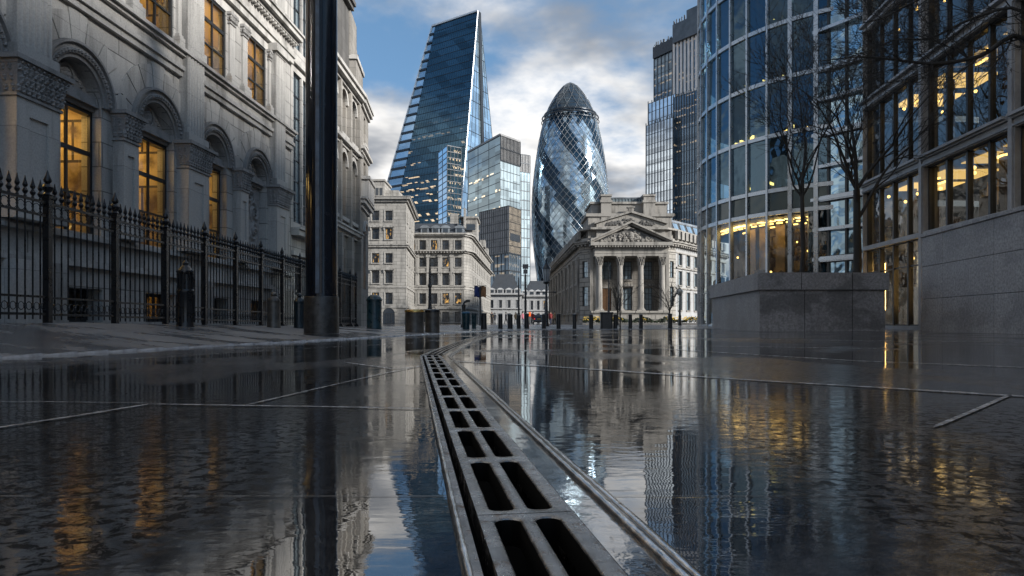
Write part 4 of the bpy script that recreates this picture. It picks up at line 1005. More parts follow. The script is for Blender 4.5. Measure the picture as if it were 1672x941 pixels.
for nm,c,dx in (('banner',plain('blue_cloth',(.012,.025,.11),.8,0,.4,2),-.52),('banner',plain('orange_cloth',(.25,.12,.05),.8,0,.5,2),.06)):
    m = MB(); A = [[(dx+.46*i/5, .04*math.sin(i*1.3+j*.6)-.02*j, h-.05-.95*j/6+ .05*math.sin(i*.9)) for i in range(6)] for j in range(7)]
    for j in range(6):
        for i in range(5): m.face([A[j][i],A[j+1][i],A[j+1][i+1],A[j][i+1]])
    o = part(nm, m, c, t_, 60, local=True); s_ = o.modifiers.new('thick','SOLIDIFY'); s_.thickness = .02
m = MB(); m.tube([(-.56,0,h+.0),(.56,0,h+.0)],.03,6); part('crossbar', m, M_IRON, t_, local=True)
post(847,44,452,'tallest thin bare grey pole in the middle of the square',r=.06,r1=.045)
t_,h = post(858,40,447,'dark pole topped by two stacked square signs near the middle of the square',name='sign_post',cat='sign post',r=.06,r1=.05)
m = MB(); m.box(-.13,-.05,h,.13,.05,h+.24); m.box(-.17,-.05,h+.28,.17,.05,h+.55); part('sign_panel', m, M_WFRAME_L, t_, bevel=.01, local=True, each=True); m = MB(); m.tube([(0,0.06,h-.1),(0,0.06,h+.5)],.03,6); part('stem', m, M_IRON, t_, local=True)
t_,h = post(892,46,464,'black lamp post with a large glass lantern beside the columned building',name='lamp_post',cat='street lamp',r=.11,r1=.06)
m = MB(); m.lathe([(.10,h-.02),(.22,h+.05),(.24,h+.12),(.1,h+.16)],12); m.tube([(-.6,0,h-.55),(.6,0,h-.55)],.035,6); m.blob((-.6,0,h-.55),.07); m.blob((.6,0,h-.55),.07); part('bracket', m, M_IRON, t_, 40, local=True)
m = MB(); m.lathe([(.16,h+.16),(.30,h+.95),(.30,h+1.0)],8); part('lantern_glass', m, plain('frosted_lantern_glass',(.35,.38,.4),.15,0,.2,3,spec=.8), t_, local=True)
m = MB(); m.lathe([(.34,h+1.0),(.30,h+1.08),(.16,h+1.3),(.06,h+1.5),(.09,h+1.56),(.02,h+1.75)],8)
for i in range(8): a = 2*PI*i/8; m.tube([(.165*math.cos(a),.165*math.sin(a),h+.16),(.31*math.cos(a),.31*math.sin(a),h+1.0)],.014,4)
part('lantern_cap', m, M_IRON, t_, local=True)
post(994,50,426,'slim black flagless pole rising behind the black cabinet',r=.07,r1=.03)
t_,h = post(1012.5,23.8,486,'thin black marker post standing alone at the edge of the wet paving',name='marker_post',r=.026,base=False)
t_,h = post(1110,60,482,'dark lamp post with a pale globe by the right corner of the columned building',name='lamp_post',cat='street lamp',r=.09,r1=.05)
m = MB(); m.blob((0,0,h+.28),(.28,.28,.3),n=12,k=8); part('globe', m, plain('white_globe_glass',(.7,.7,.66),.2), t_, 80, local=True)
m = MB(); m.lathe([(.16,h-.03),(.2,h+.02),(.1,h+.05)],10); m.lathe([(.14,h+.56),(.05,h+.62),(.02,h+.75)],10); part('lamp_fitting', m, M_IRON, t_, 40, local=True)
t_,h = post(865,75,514,'small orange roadside sign on a thin dark post in the distance',name='road_sign',cat='sign',r=.05,base=False)
m = MB(); m.prism([(.24*math.cos(2*PI*k/12),.0) for k in range(2)]+[(0,.01)],0,0.01) if False else m.box(-.12,-.05,h-.2,.12,-.02,h+.28); part('sign_face', m, M_ORANGE, t_, bevel=.03, local=True)

# ------------------------------------------------------------------ planter, granite wall
pl_ = thing('stone_planter', 'large dark granite planter with an overhanging cap, holding two bare trees', 'planter', (8.63,24,0))
def inset(poly, d): return offset_poly(poly, -d)
PP = [(8.63,24.0),(13.26,24.0),(14.9,32.0),(9.55,33.0)]
m = MB(); m.prism(inset(PP,.10),-.05,1.45); part('body', m, M_GRANITE, pl_, bevel=.015)
m = MB(); q = inset(PP,.55); m.prism(PP,1.451,1.46)
n4 = len(PP)
for i in range(n4):
    j = (i+1)%n4; a,b,c,d = PP[i],PP[j],q[j],q[i]
    m.face([(a[0],a[1],1.45),(b[0],b[1],1.45),(b[0],b[1],2.06),(a[0],a[1],2.06)]); m.face([(a[0],a[1],2.06),(b[0],b[1],2.06),(c[0],c[1],2.06),(d[0],d[1],2.06)]); m.face([(d[0],d[1],2.06),(c[0],c[1],2.06),(c[0],c[1],1.6),(d[0],d[1],1.6)])
part('cap', m, M_GRANITE, pl_)
m = MB(); m.prism(inset(PP,.54),1.5,1.93); part('soil', m, M_SOIL, pl_)
m = MB()
for u in (.333,.72): x = 8.63+4.63*u; m.box(x-.006,23.985,1.46,x+.006,24.01,2.05)
for u in (.36,.74): x = 8.73+4.43*u; m.box(x-.006,24.09,.0,x+.006,24.12,1.44)
part('slab_joint', m, M_GAP_BLACK, pl_, each=True)
gw = thing('granite_wall', 'tall rough grey granite wall of big slabs at the right edge', 'wall', (14.4,24,0))
WF = Fac(gw, (14.42,24.05), (12.3,9.5)); L = WF.L
m = MB(); xs = [0,1.55,4.6,7.6,10.6,L]; zs = [0,1.12,2.25,3.28]
for j in range(3):
    for i in range(5):
        m.box(xs[i]+(.006 if i else 0),0,zs[j]+.006-(.1 if j==0 else 0),xs[i+1]-.006,.5,zs[j+1]-.006)
WF.obj('slab', m, M_GRANITE_W, bevel=.01, each=True)
m = MB(); m.box(.0,.03,-.05,L-.01,.48,3.27); WF.obj('core', m, M_GAP_BLACK)
m = MB(); m.box(-.04,-.05,3.281,L+.05,.55,3.40); WF.obj('coping', m, M_GRANITE_W, bevel=.012)

# ------------------------------------------------------------------ bare trees
def bare_tree(name, label, loc, H, r0, seed, lean=(0,0), fork=.38, spread=.55, levels=5, group=None, limbs=None, minr=.006, dens=1.0):
    rr = random.Random(seed); t_ = thing(name, label, 'tree', loc, group); tm, bm_ = MB(), MB()
    def grow(p, d, ln, r, lv, mb):
        n = 5 if lv < 3 else 3; pts = [p.copy()]; rad = [r]; dirs = [d.copy()]
        for k in range(n):
            d = (d + Vector((rr.gauss(0,.11),rr.gauss(0,.11),rr.gauss(.02,.07)))*(1+.25*lv)).normalized()
            p = p + d*(ln/n); pts.append(p.copy()); rad.append(max(minr*.5, r*(1-.55*(k+1)/n))); dirs.append(d.copy())
        mb.tube(pts, rad, 8 if lv==0 else (6 if lv<2 else (4 if lv<3 else 3)))
        if lv >= levels: return
        nb = int(rr.choice((3,4,4,5))*dens) if lv > 0 else 6
        for k in range(nb):
            i = rr.randint(max(1,int(n*.25)),n); dd = dirs[i]
            ax = Vector((rr.gauss(0,1),rr.gauss(0,1),rr.gauss(0,.5))); ax = (ax-dd*ax.dot(dd)).normalized()
            nd_ = (dd*(1-spread*(.6+.5*rr.random())*.6)+ax*spread*(.6+.6*rr.random())+Vector((0,0,.10))).normalized()
            grow(pts[i], nd_, ln*(.55+.25*rr.random()), max(minr, rad[i]*(.55+.15*rr.random())), lv+1, bm_)
        grow(pts[-1], dirs[-1], ln*.7, rad[-1], lv+1, bm_)
    if limbs is None:
        p = Vector((0,0,-.1)); pts=[p]; rad=[r0*1.25]; n = 6; d = Vector((lean[0],lean[1],1)).normalized(); th = H*fork
        for k in range(n):
            p = p+Vector((rr.gauss(0,.02),rr.gauss(0,.02),0))*th/3+d*(th/n); pts.append(p); rad.append(r0*(1-.25*(k+1)/n))
        tm.tube(pts,rad,12)
        nb = 5
        for k in range(nb):
            a = 2*PI*k/nb+rr.random(); i = rr.randint(4,6)
            grow(pts[i], Vector((math.cos(a)*spread*1.1,math.sin(a)*spread*1.1,1)).normalized(), H*.30*(.75+.4*rr.random()), rad[-1]*.62, 1, bm_)
        grow(pts[-1], Vector((lean[0],lean[1],1)).normalized(), H*.32, rad[-1]*.8, 1, bm_)
    else:
        for pts,ra,rb,is_trunk in limbs:
            pts = [Vector(q) for q in pts]; n = len(pts); rad = [ra+(rb-ra)*i/(n-1) for i in range(n)]
            fine = spl3(pts,4); fr = [ra+(rb-ra)*i/(len(fine)-1) for i in range(len(fine))]
            (tm if is_trunk else bm_).tube(fine, fr, 10 if is_trunk else 6)
            if is_trunk: continue
            for i in range(3,len(fine)-1):
                for _ in range(2 if rr.random()<.4 else 1):
                    dd = (fine[i+1]-fine[i]).normalized(); ax = Vector((rr.gauss(0,.5),rr.gauss(0,1),rr.gauss(.25,1))); ax = (ax-dd*ax.dot(dd)).normalized()
                    grow(fine[i], (dd*.75+ax*.7).normalized(), .45+.95*rr.random(), max(minr,fr[i]*.45), levels-2, bm_)
    part('trunk', tm, M_BARK, t_, 70, local=True); part('branches', bm_, M_BARK, t_, 70, local=True); return t_
def spl3(L, n):
    out = []
    for i in range(len(L)-1):
        p0,p1,p2,p3 = L[max(0,i-1)],L[i],L[i+1],L[min(len(L)-1,i+2)]
        for k in range(n):
            t = k/n; out.append(.5*((2*p1)+(p2-p0)*t+(2*p0-5*p1+4*p2-p3)*t*t+(3*p1-p0-3*p2+p3)*t**3))
    out.append(L[-1]); return out
bare_tree('bare_tree','slender bare tree in the planter before the curved glass tower',(sx(1312,27.5),27.5,1.93),10.0,.10,11,fork=.42,spread=.40,levels=5,group='bare trees in the planter',minr=.011,dens=.66)
bare_tree('bare_tree','thick-trunked bare tree at the right end of the planter',(sx(1397,27.3),27.3,1.93),10.5,.165,23,fork=.36,spread=.55,levels=5,group='bare trees in the planter',minr=.011,dens=.76)
# overhanging tree whose trunk stands behind the granite wall, out at the right
bx,by = 16.0,19.5
def bp(px,py,Y): return (sx(px,Y)-bx, Y-by, sz(py,Y))
bare_tree('bare_tree','dark bare branches reaching in from the right above the granite wall',(bx,by,0),11,.2,31,levels=5,minr=.008,
  limbs=[([(0,0,-.1),(.05,0,3),(0,.1,6.2),(.1,.1,9.5)],.2,.12,True),
         ([(0,.1,6.2),bp(1672,62,19.4),bp(1600,92,19.6),bp(1530,104,20),bp(1470,99,20.5),bp(1405,93,21),bp(1340,100,21.5)],.085,.014,False),
         ([(.05,.1,7.2),bp(1672,20,19.2),bp(1590,30,19.6),bp(1520,62,20.1),bp(1460,66,20.6),bp(1400,92,21)],.06,.01,False),
         ([(.1,.1,8.6),bp(1660,-60,19),bp(1580,-30,19.5),bp(1500,0,20),bp(1440,30,20.4),bp(1395,40,20.8)],.06,.01,False)])
bare_tree('bare_tree','small bare street tree before the left columns of the portico',(sx(1009,56),56,pz(sx(1009,56),56)),5.2,.07,41,fork=.3,spread=.28,levels=3,group='small bare street trees by the portico',minr=.012)
bare_tree('bare_tree','small bare street tree before the right end of the portico',(sx(1093,56),56,pz(sx(1093,56),56)),5.0,.075,43,fork=.3,spread=.5,levels=3,group='small bare street trees by the portico',minr=.012)
# ------------------------------------------------------------------ curved glass tower on the right
fcx, fcy, fR = 23.7, 47.5, 10.3
ft_ = thing('curved_glass_building', 'curved blue glass office building with pale mullions rising behind the planter', 'building', (fcx,fcy,0))
PH = [153,161,169,177,185,193,201,209,217,225,233,241]
ZL = [0.0,6.85,8.2]+[8.2+3.3*i for i in range(1,7)]
def fp(a, r=0, z=0): a = R(a); return (fcx+(fR+r)*math.cos(a), fcy+(fR+r)*math.sin(a), z)
rr = random.Random(12)
for i in range(len(PH)-1):
    for j in range(len(ZL)-1):
        z0, z1 = ZL[j], ZL[j+1]; p, q = fp(PH[i]), fp(PH[i+1])
        F_ = Fac(ft_, p[:2], q[:2]); m = MB(); tl = rr.gauss(0,.012); tw = rr.gauss(0,.012)
        sp = (j == 1)
        x0, x1 = .06, F_.L-.06; za, zb = z0+.16, z1-.12
        vv = [(x0,0,za),(x1,tw,za),(x1,tw+tl,zb),(x0,tl,zb)]; m.face(vv)
        if not sp and j > 1 and rr.random() < .8:   # low opaque strip inside the foot of the pane
            pass
        o = F_.obj('window' if not sp else 'spandrel', m, M_SPAND if sp else (M_GLASS_G if j == 0 else M_GLASS_F))
    # dividing rail of the ground floor glazing
m = MB()
for a in PH:
    d = Vector((math.cos(R(a)),math.sin(R(a)),0)); m.beam(fp(a,-.10,0), fp(a,-.10,ZL[-1]), .13 if a not in (225,233) else .24, .26, d)
part('mullion', m, M_STEEL, ft_, each=True)
for z, hh in [(.08,.16)]+[(z,.24) for z in ZL[1:]]:
    m = MB()
    for i in range(len(PH)-1):
        a,b = fp(PH[i],-.05,z), fp(PH[i+1],-.05,z); nrm = Vector((math.cos(R((PH[i]+PH[i+1])/2)),math.sin(R((PH[i]+PH[i+1])/2)),0)); m.beam(a,b,hh,.16,nrm)
    part('floor_band', m, M_STEEL, ft_)
m = MB()
for i in range(len(PH)-1):
    a,b = fp(PH[i],-.04,2.3), fp(PH[i+1],-.04,2.3); nrm = Vector((math.cos(R((PH[i]+PH[i+1])/2)),math.sin(R((PH[i]+PH[i+1])/2)),0)); m.beam(a,b,.07,.1,nrm)
part('glazing_rail', m, M_STEEL, ft_)
m = MB()
for z in ZL[1:]:
    m.lathe([(fR-.35,z-.16),(fR-.35,z+.16)],48,fcx,fcy)
part('floor_slab', m, M_ROOM_G, ft_, each=True)
m = MB(); m.lathe([(4.8,0),(4.8,ZL[-1])],24,fcx,fcy)
part('core', m, M_ROOM_G, ft_); m = MB()
for a in range(150,250,16):
    p = fp(a,-2.6); m.lathe([(.28,0),(.28,ZL[-1])],12,p[0],p[1])
part('inner_column', m, M_ROOM_G, ft_, each=True)
m = MB(); rr = random.Random(33)     # curtains, desks, plants and shelves behind the glass
for a in range(172,240,5):
    for z in [2.3]+ZL[2:-1]:
        if rr.random()<.75:
            p = fp(a+rr.random()*3,-1.0-1.5*rr.random()); s_ = .3+.5*rr.random(); m.box(p[0]-s_,p[1]-.25,z+.15,p[0]+s_,p[1]+.25,z+.5+.9*rr.random())
for i in range(40):
    p = fp(178+58*rr.random(),-.7-.3*rr.random()); m.blob((p[0],p[1],2.5+.5*rr.random()),(.3,.3,.35+.2*rr.random()),n=6,k=4)
m.lathe([(fR-.5,.2),(fR-.5,2.25)],40,fcx,fcy)
part('furniture_piece', m, M_ROOM_D, ft_, each=True)
m = MB()
for a in (196,203,212): 
    p,q = fp(a,-2.0), fp(a+4.5,-2.0); m.beam((p[0],p[1],2.4),(q[0],q[1],2.4),.1,.1,(0,0,1)); m.beam(((p[0]+q[0])/2,(p[1]+q[1])/2,2.4),((p[0]+q[0])/2,(p[1]+q[1])/2,6.4),math.dist(p,q),.05,(math.cos(R(a)),math.sin(R(a)),0))
part('curtain', m, M_ROOM, ft_, each=True)
m = MB(); rr = random.Random(5)
bw_ = MB(); bw_.lathe([(6.9,.2),(6.9,6.6)],40,fcx,fcy); part('back_wall', bw_, M_ROOM_P, ft_)
for a in range(180,240,4):
    for k in range(2):
        p,q = fp(a+2*k,-1.2-1.3*k), fp(a+2*k+2.4,-1.2-1.3*k); m.beam((p[0],p[1],6.45),(q[0],q[1],6.45),.10,.08,(0,0,-1))
        if k == 0: c_ = MB(); c_.beam((p[0],p[1],6.6),(q[0],q[1],6.6),.5,.04,(0,0,-1)); part('room_fill_panel', c_, M_CEIL, ft_)  # added glowing panel that brightens the ground floor above the lamp bars
for i in range(22):
    p = fp(180+58*rr.random(),-1.2-3*rr.random()); m.blob((p[0],p[1],2.7+3.4*rr.random()),.07,n=6,k=4)
for z in ZL[2:-1]:
    for i in range(7):
        if rr.random()<.7:
            a = 184+52*rr.random(); p,q = fp(a,-1.5-2*rr.random()),fp(a+2.2,-1.5-2*rr.random()); m.beam((p[0],p[1],z+.9*rr.random()+.4),(q[0],q[1],z+.5+.4*rr.random()),.12,.07,(0,0,1))
for z in ZL[2:6]:
    for i in range(4):
        a = 186+50*rr.random(); p,q = fp(a,-.9-rr.random()),fp(a+3.5,-.9-rr.random()); m.beam((p[0],p[1],z+.35+.5*rr.random()),(q[0],q[1],z+.35+.5*rr.random()),.14,.16,(0,0,1))
part('lamp', m, M_LAMP, ft_, each=True)
m = MB(); m.lathe([(fR+.1,ZL[-1]+.12),(fR+.1,ZL[-1]+.5)],48,fcx,fcy); part('roof', m, M_STEEL_D, ft_)

# ------------------------------------------------------------------ stone and glass office with big windows, right
GP = [(17.2,39.7),(19.0,36.9),(17.45,34.0),(16.95,28.2),(16.45,22.4),(16.1,16.4),(15.9,10.5),(15.6,-14)]
go = thing('office_building', 'dark stone and glass office building with big warm lit windows above the granite wall', 'building', (17.45,34,0))
ROWS = [(.15,3.85),(4.05,6.7),(7.2,10.8),(11.25,14.6),(15.0,18.4)]
rr = random.Random(21)
def gbay(F_, x0, x1, rows, glass, wallmat, pier0=.22, pier1=.22, n=3):
    hs = [(x0+pier0,x1-pier1,a,b) for a,b in rows]; m = MB(); m.wall(x0,x1,-.1,19.5,hs,.5); F_.obj('wall', m, wallmat)
    for ri,(a,b) in enumerate(rows):
        xa, xb = x0+pier0, x1-pier1; wd = (xb-xa)/n
        for i in range(n):
            g_ = MB(); t1,t2 = rr.gauss(0,.008),rr.gauss(0,.008); c0,c1 = xa+wd*i+.05, xa+wd*(i+1)-.05
            g_.face([(c0,.30,a+.05),(c1,.30+t1,a+.05),(c1,.30+t1+t2,b-.05),(c0,.30+t2,b-.05)])
            o = F_.obj('window', g_, glass); f = MB()
            f.box(xa+wd*i-.0,.2,a,xa+wd*i+.06,.42,b); f.box(xa+wd*(i+1)-.06,.2,a,xa+wd*(i+1)-.001,.42,b); f.box(c0,.24,a,c1,.40,a+.06); f.box(c0,.24,b-.06,c1,.40,b)
            if ri == 0: f.box(c0,.26,2.72,c1,.38,2.78)
            link('frame', f.mesh('frame',M_WFRAME), o)
    m = MB()
    for zz in [3.95,6.95,11.0,14.8,18.7]: m.face([(x0,.5,zz-.15),(x1,.5,zz-.15),(x1,6,zz-.15),(x0,6,zz-.15)]); m.face([(x0,.5,zz+.1),(x1,.5,zz+.1),(x1,6,zz+.1),(x0,6,zz+.1)])
    m.face([(x0,5.5,0),(x1,5.5,0),(x1,5.5,6.9),(x0,5.5,6.9)],1); m.face([(x0,5.5,6.9),(x1,5.5,6.9),(x1,5.5,19.5),(x0,5.5,19.5)]); F_.obj('interior', m, [M_ROOM_G,M_ROOM_P])
segs = list(zip(GP, GP[1:]))
lmp, fit, cor, band, fin = [], [], [], [], []
for si,(a,b) in enumerate(segs):
    F_ = Fac(go, a, b); L = F_.L
    if si == 6:
        m = MB(); m.wall(0,L,-.1,19.5,[],.1); m.face([(0,0,19.5),(L,0,19.5),(L,8,19.5),(0,8,19.5)]); F_.obj('wall', m, M_PANEL); continue  # unseen stretch behind the camera, added to keep sun off the left front
    if si == 1:
        m = MB(); m.wall(0,L,-.1,19.5,[],.1); F_.obj('wall', m, M_PANEL); continue
    if si == 0:
        gbay(F_,0,L,[(.15,3.75),(4.05,7.2),(7.5,10.9),(11.2,14.6),(14.9,18.9)],M_TG_LINK,M_STEEL,.06,.06,3)
        m = MB()
        for zz in (2.0,3.9,5.6,7.35,9.2,11.05,13,14.75,17): m.box(0,-.06,zz-.09,L,.29,zz+.09)
        F_.obj('floor_band', m, M_STEEL, each=True)
    else:
        pw = .22 if si in (2,3) else .8
        gbay(F_,0,L-pw,ROWS,M_GLASS_G,M_PANEL,.06,.06,4 if si in (2,3) else 3)
        m = MB(); m.box(L-pw,-.06,-.1,L,.6,19.5); F_.obj('pier', m, M_PANEL, bevel=.01)
        m = MB()
        for z0,z1,p in ((6.74,6.82,.06),(6.98,7.05,.12),(7.05,7.15,.24),(10.84,10.92,.06),(11.1,11.2,.2),(14.64,14.7,.06),(14.85,14.95,.2)): m.box(0,-p,z0,L-pw-.001,-.001,z1)
        F_.obj('sill_band', m, M_PANEL, each=True)
    if si == 5: continue
    m = MB(); r2_ = random.Random(60+si)
    if si >= 2:
        for (za,zb),nn in zip(ROWS,(8,8,6,4,4)):
            for k in range(nn):
                x = .3+(L-1.6)*r2_.random(); y = .9+2.2*r2_.random(); 
                if r2_.random()<.5: m.box(x,y,zb-.12,x+.5+.5*r2_.random(),y+.10,zb-.06)
                else: m.blob((x,y,zb-.25-.3*r2_.random()),.075,n=7,k=4)
        if si in (2,3):
            tb_ = MB()
            for k in range(4): x = .5+(L-1.6)*k/3.3; tb_.box(x,.8,.9,x+.06,.86,3.2)
            F_.obj('tube_lamp', tb_, M_LAMP_S, each=True)
    else:
        for k in range(5): x = .3+(L-.8)*r2_.random(); m.box(x,1.0,.9,x+.05,1.05,2.4)
        for k in range(5): x = .3+(L-.8)*r2_.random(); m.blob((x,1.5,4.6+1.9*r2_.random()),.07,n=7,k=4)
    F_.obj('lamp', m, M_LAMP, each=True)
    if si in (2,3,4):
        for za,zb in ROWS[:3]:
            for k in range(2):
                c_ = MB(); c_.box(.4+k*2.7,1.3,zb+.03,2.3+k*2.7,3.6,zb+.07); F_.obj('room_fill_panel', c_, M_CEIL_G)  # added wide glow panels that brighten the office back wall
    m = MB()
    for (za,zb) in ROWS:
        for k in range(5):
            x = .2+(L-1.6)*r2_.random(); s_ = .3+.7*r2_.random(); y = 1.5+2*r2_.random(); m.box(x,y,za-.1,x+s_,y+.3,za+.4+(zb-za)*.45*r2_.random())
        x = .2+(L-1.6)*r2_.random(); m.box(x,1.8,za-.1,x+.35,2.1,zb+.2)
    F_.obj('furniture_piece', m, M_ROOM_D, each=True)
    m = MB(); 
    for k in range(3): x = .2+(L-2)*r2_.random(); m.box(x,3.2,.0,x+.7,3.25,3.7); x = .2+(L-2)*r2_.random(); m.box(x,4.2,4,x+1.2,4.25,6.6)
    F_.obj('inner_panel', m, M_ROOM, each=True)
# end face and the sloping steel brace
F_ = Fac(go, (22,45), (17.21,39.72)); m = MB(); m.wall(0,F_.L,0,19.5,[],.1); F_.obj('end_wall', m, M_STEEL_D)
m = MB(); a = Vector((sx(1326,40.0),40.0,sz(128,40.0))); b = Vector((sx(1412,33.0)-.3,33.0,sz(-30,33.0))); m.beam(a,b,.5,.35,(-1,0,.1)); m.beam(a+Vector((-.2,0,-.55)),b+Vector((-.2,0,-.55)),.16,.3,(-1,0,.1)); pass
# ------------------------------------------------------------------ columned stone building across the square
BY = 90.0; S = BY/FPX
bx0, bx1 = sx(948,BY), sx(1107,BY); bcx = sx(1029,BY)
bk = thing('columned_building', 'columned stone building with a carved pediment and Corinthian portico across the square', 'building', (bcx,BY,0))
zc_ = lambda py: sz(py,BY)
ZCOR = zc_(396)                                          # cornice
far_l = (sx(898,146),146.0); far_r = (sx(1185,108),108.0)
poly = [(bx0+1.3,BY),(bx1-1.3,BY),(bx1,BY+1.2),far_r,(40,150),far_l,(bx0,BY+1.6)]
# portico bay is open: wall set back
px0, px1 = sx(972,BY), sx(1089,BY)
m = MB(); FB = Fac(bk,(bx0+1.3,BY),(bx1-1.3,BY)); L = FB.L; ua, ub = px0-(bx0+1.3), px1-(bx0+1.3)
m.wall(0,ua,0,ZCOR,[(.35,ua-.35,2.2,4.6),(.35,ua-.35,5.8,8.2)] if ua>1.6 else [],.3); FB.obj('wall', m, M_STONE_RUST); m = MB(); m.wall(ub,L,0,ZCOR,[],.3)
FB.obj('wall', m, M_STONE_RUST)
FL = Fac(bk, far_l, (bx0,BY+1.6)); LL = FL.L
cu = [LL*(i+.5)/9 for i in range(9)]; m = MB(); hs = []
for u in cu: hs += [(u-.75,u+.75,2.3,5.2),(u-.75,u+.75,6.2,8.6),(u-.6,u+.6,.3,1.4)]
m.wall(0,LL,0,ZCOR,hs,.35); FL.obj('wall', m, M_STONE_BK)
for u in cu:
    win(FL,u,2.3,1.5,2.9,M_PANE_BW,M_WFRAME,d=.3,mun=(2,3),surround=M_STONE_BKT,sill=M_STONE_BKT,hood='flat'); win(FL,u,6.2,1.5,2.4,M_PANE_BW,M_WFRAME,d=.3,mun=(2,3),sill=M_STONE_BKT)
    win(FL,u,.3,1.2,1.1,M_PANE_BW,M_WFRAME,d=.3,mun=(2,1))
m = MB()
for i in range(10):
    u = LL*i/9; u = min(max(u,.5),LL-.5); m.box(u-.42,-.28,2.0,u+.42,-.001,9.0); m.box(u-.55,-.42,1.6,u+.55,-.001,2.0); m.box(u-.5,-.38,8.6,u+.5,-.0005,9.0)
FL.obj('pilaster', m, M_STONE_BKT, each=True)
m = MB(); m.box(0,-.2,1.45,LL,-.002,1.6); m.box(0,-.12,5.45,LL,-.002,5.7); FL.obj('string_course', m, M_STONE_BKT, each=True)
FCl = Fac(bk,(bx0,BY+1.6),(bx0+1.3,BY)); m = MB(); m.wall(0,FCl.L,0,ZCOR,[(.55,1.5,2.4,5.0),(.55,1.5,6.2,8.4)],.3); FCl.obj('wall', m, M_STONE_RUST)
for z,h in ((2.4,2.6),(6.2,2.2)): win(FCl,1.025,z,.95,h,M_PANE_BK,M_WFRAME,d=.25,mun=(2,3))
FCr = Fac(bk,(bx1-1.3,BY),(bx1,BY+1.2)); m = MB(); m.wall(0,FCr.L,0,ZCOR,[(.45,1.3,2.4,5.0),(.45,1.3,6.2,8.4)],.3); FCr.obj('wall', m, M_STONE_RUST)
for z,h in ((2.4,2.6),(6.2,2.2)): win(FCr,.875,z,.85,h,M_PANE_BK,M_WFRAME,d=.25,mun=(2,3))
FRt = Fac(bk,(bx1,BY+1.2),far_r); LR = FRt.L; cu = [LR*(i+.5)/7 for i in range(7)]; hs = []
for u in cu: hs += [(u-.62,u+.62,1.9,4.4),(u-.62,u+.62,5.3,7.2),(u-.62,u+.62,8.0,9.6)]
m = MB(); m.wall(0,LR,0,ZCOR,hs,.3); FRt.obj('wall', m, M_STONE_E)
for u in cu:
    for z,h in ((1.9,2.5),(5.3,1.9),(8.0,1.6)): win(FRt,u,z,1.24,h,M_PANE_BK,M_WFRAME,d=.25,mun=(2,2),sill=M_STONE_BKT,surround=M_STONE_BKT)
m = MB(); m.box(0,-.15,4.75,LR,-.001,4.95); m.box(0,-.2,7.5,LR,-.001,7.7); FRt.obj('string_course', m, M_STONE_BKT, each=True)
# cornice runs round, attic above
m = MB()
for z0,z1,p in ((ZCOR-1.25,ZCOR-1.1,.12),(ZCOR-.45,ZCOR-.25,.35),(ZCOR-.25,ZCOR,.75),(ZCOR,ZCOR+.15,.95)): m.prism(offset_poly(poly,p),z0,z1)
part('cornice', m, M_STONE_BKT, bk, each=True)
def ring_boxes(mb, fac, n, w, p, z0, z1):
    for i in range(n): u = fac.L*(i+.5)/n; mb.add([tuple((fac.W@Vector(q))) for q in ((u-w/2,-p,z0),(u+w/2,-p,z0),(u+w/2,0,z0),(u-w/2,0,z0),(u-w/2,-p,z1),(u+w/2,-p,z1),(u+w/2,0,z1),(u-w/2,0,z1))],[(0,3,2,1),(4,5,6,7),(0,1,5,4),(1,2,6,5),(2,3,7,6),(3,0,4,7)])
m = MB()
for f_,n in ((FL,70),(FRt,28),(FCl,3),(FCr,3)): ring_boxes(m,f_,n,.3,.62,ZCOR-.5,ZCOR-.26)
part('dentil_course', m, M_STONE_BKT, bk)
# parapet with little openings on the long left side, plain on the right
m = MB(); ins = offset_poly(poly,-.25)
m.prism(ins, ZCOR+.15, ZCOR+.65); m.prism(offset_poly(poly,-.1), ZCOR+1.75, ZCOR+2.0)
ip = [Vector((*p,0)) for p in ins]
FL2 = Fac(bk, ins[5], ins[6]); ring_boxes(m, FL2, 34, .75, .45, ZCOR+.65, ZCOR+1.75)
FR2 = Fac(bk, ins[2], ins[3]); ring_boxes(m, FR2, 14, .9, .45, ZCOR+.65, ZCOR+1.75)
m.prism(offset_poly(poly,-1.1), ZCOR+.65, ZCOR+1.74)
part('parapet', m, M_STONE_BKT, bk)
# right side: grey mansard with long glazed band
m = MB(); rp = [(bx1-2.5,BY+4),far_r,(40,150),(far_l[0]+2,146),(bx0+2,BY+6)]
rp = [(bx0+2.5,BY+5),(bx1-2.5,BY+4),(far_r[0]-1.5,far_r[1]+1),(38,148),(far_l[0]+2.5,144)]
m.prism(rp, ZCOR+1.9, ZCOR+4.6, poly2=offset_poly(rp,-1.3)); part('mansard_roof', m, M_LEAD, bk)
FM = Fac(bk, rp[1], rp[2]); m = MB(); nm_ = 9
g_ = MB(); g_.box(-.85,-.12,0,.85,.0,1.9); gme = g_.mesh('window', M_TG_BRIGHT); fr_ = MB()
for x in (-.9,.9): fr_.box(x-.06,-.2,-.1,x+.06,.0,2.0)
fr_.box(-.9,-.2,-.12,.9,0,-.001); fr_.box(-.9,-.2,1.901,.9,0,2.05); frm = fr_.mesh('frame', M_WFRAME_L)
for i in range(nm_):
    o = link('window', gme, bk, FM.M @ Matrix.Translation((FM.L*(i+.5)/nm_,.12,ZCOR+2.2)) @ Matrix.Rotation(R(-22),4,'X')); link('frame', frm, o)
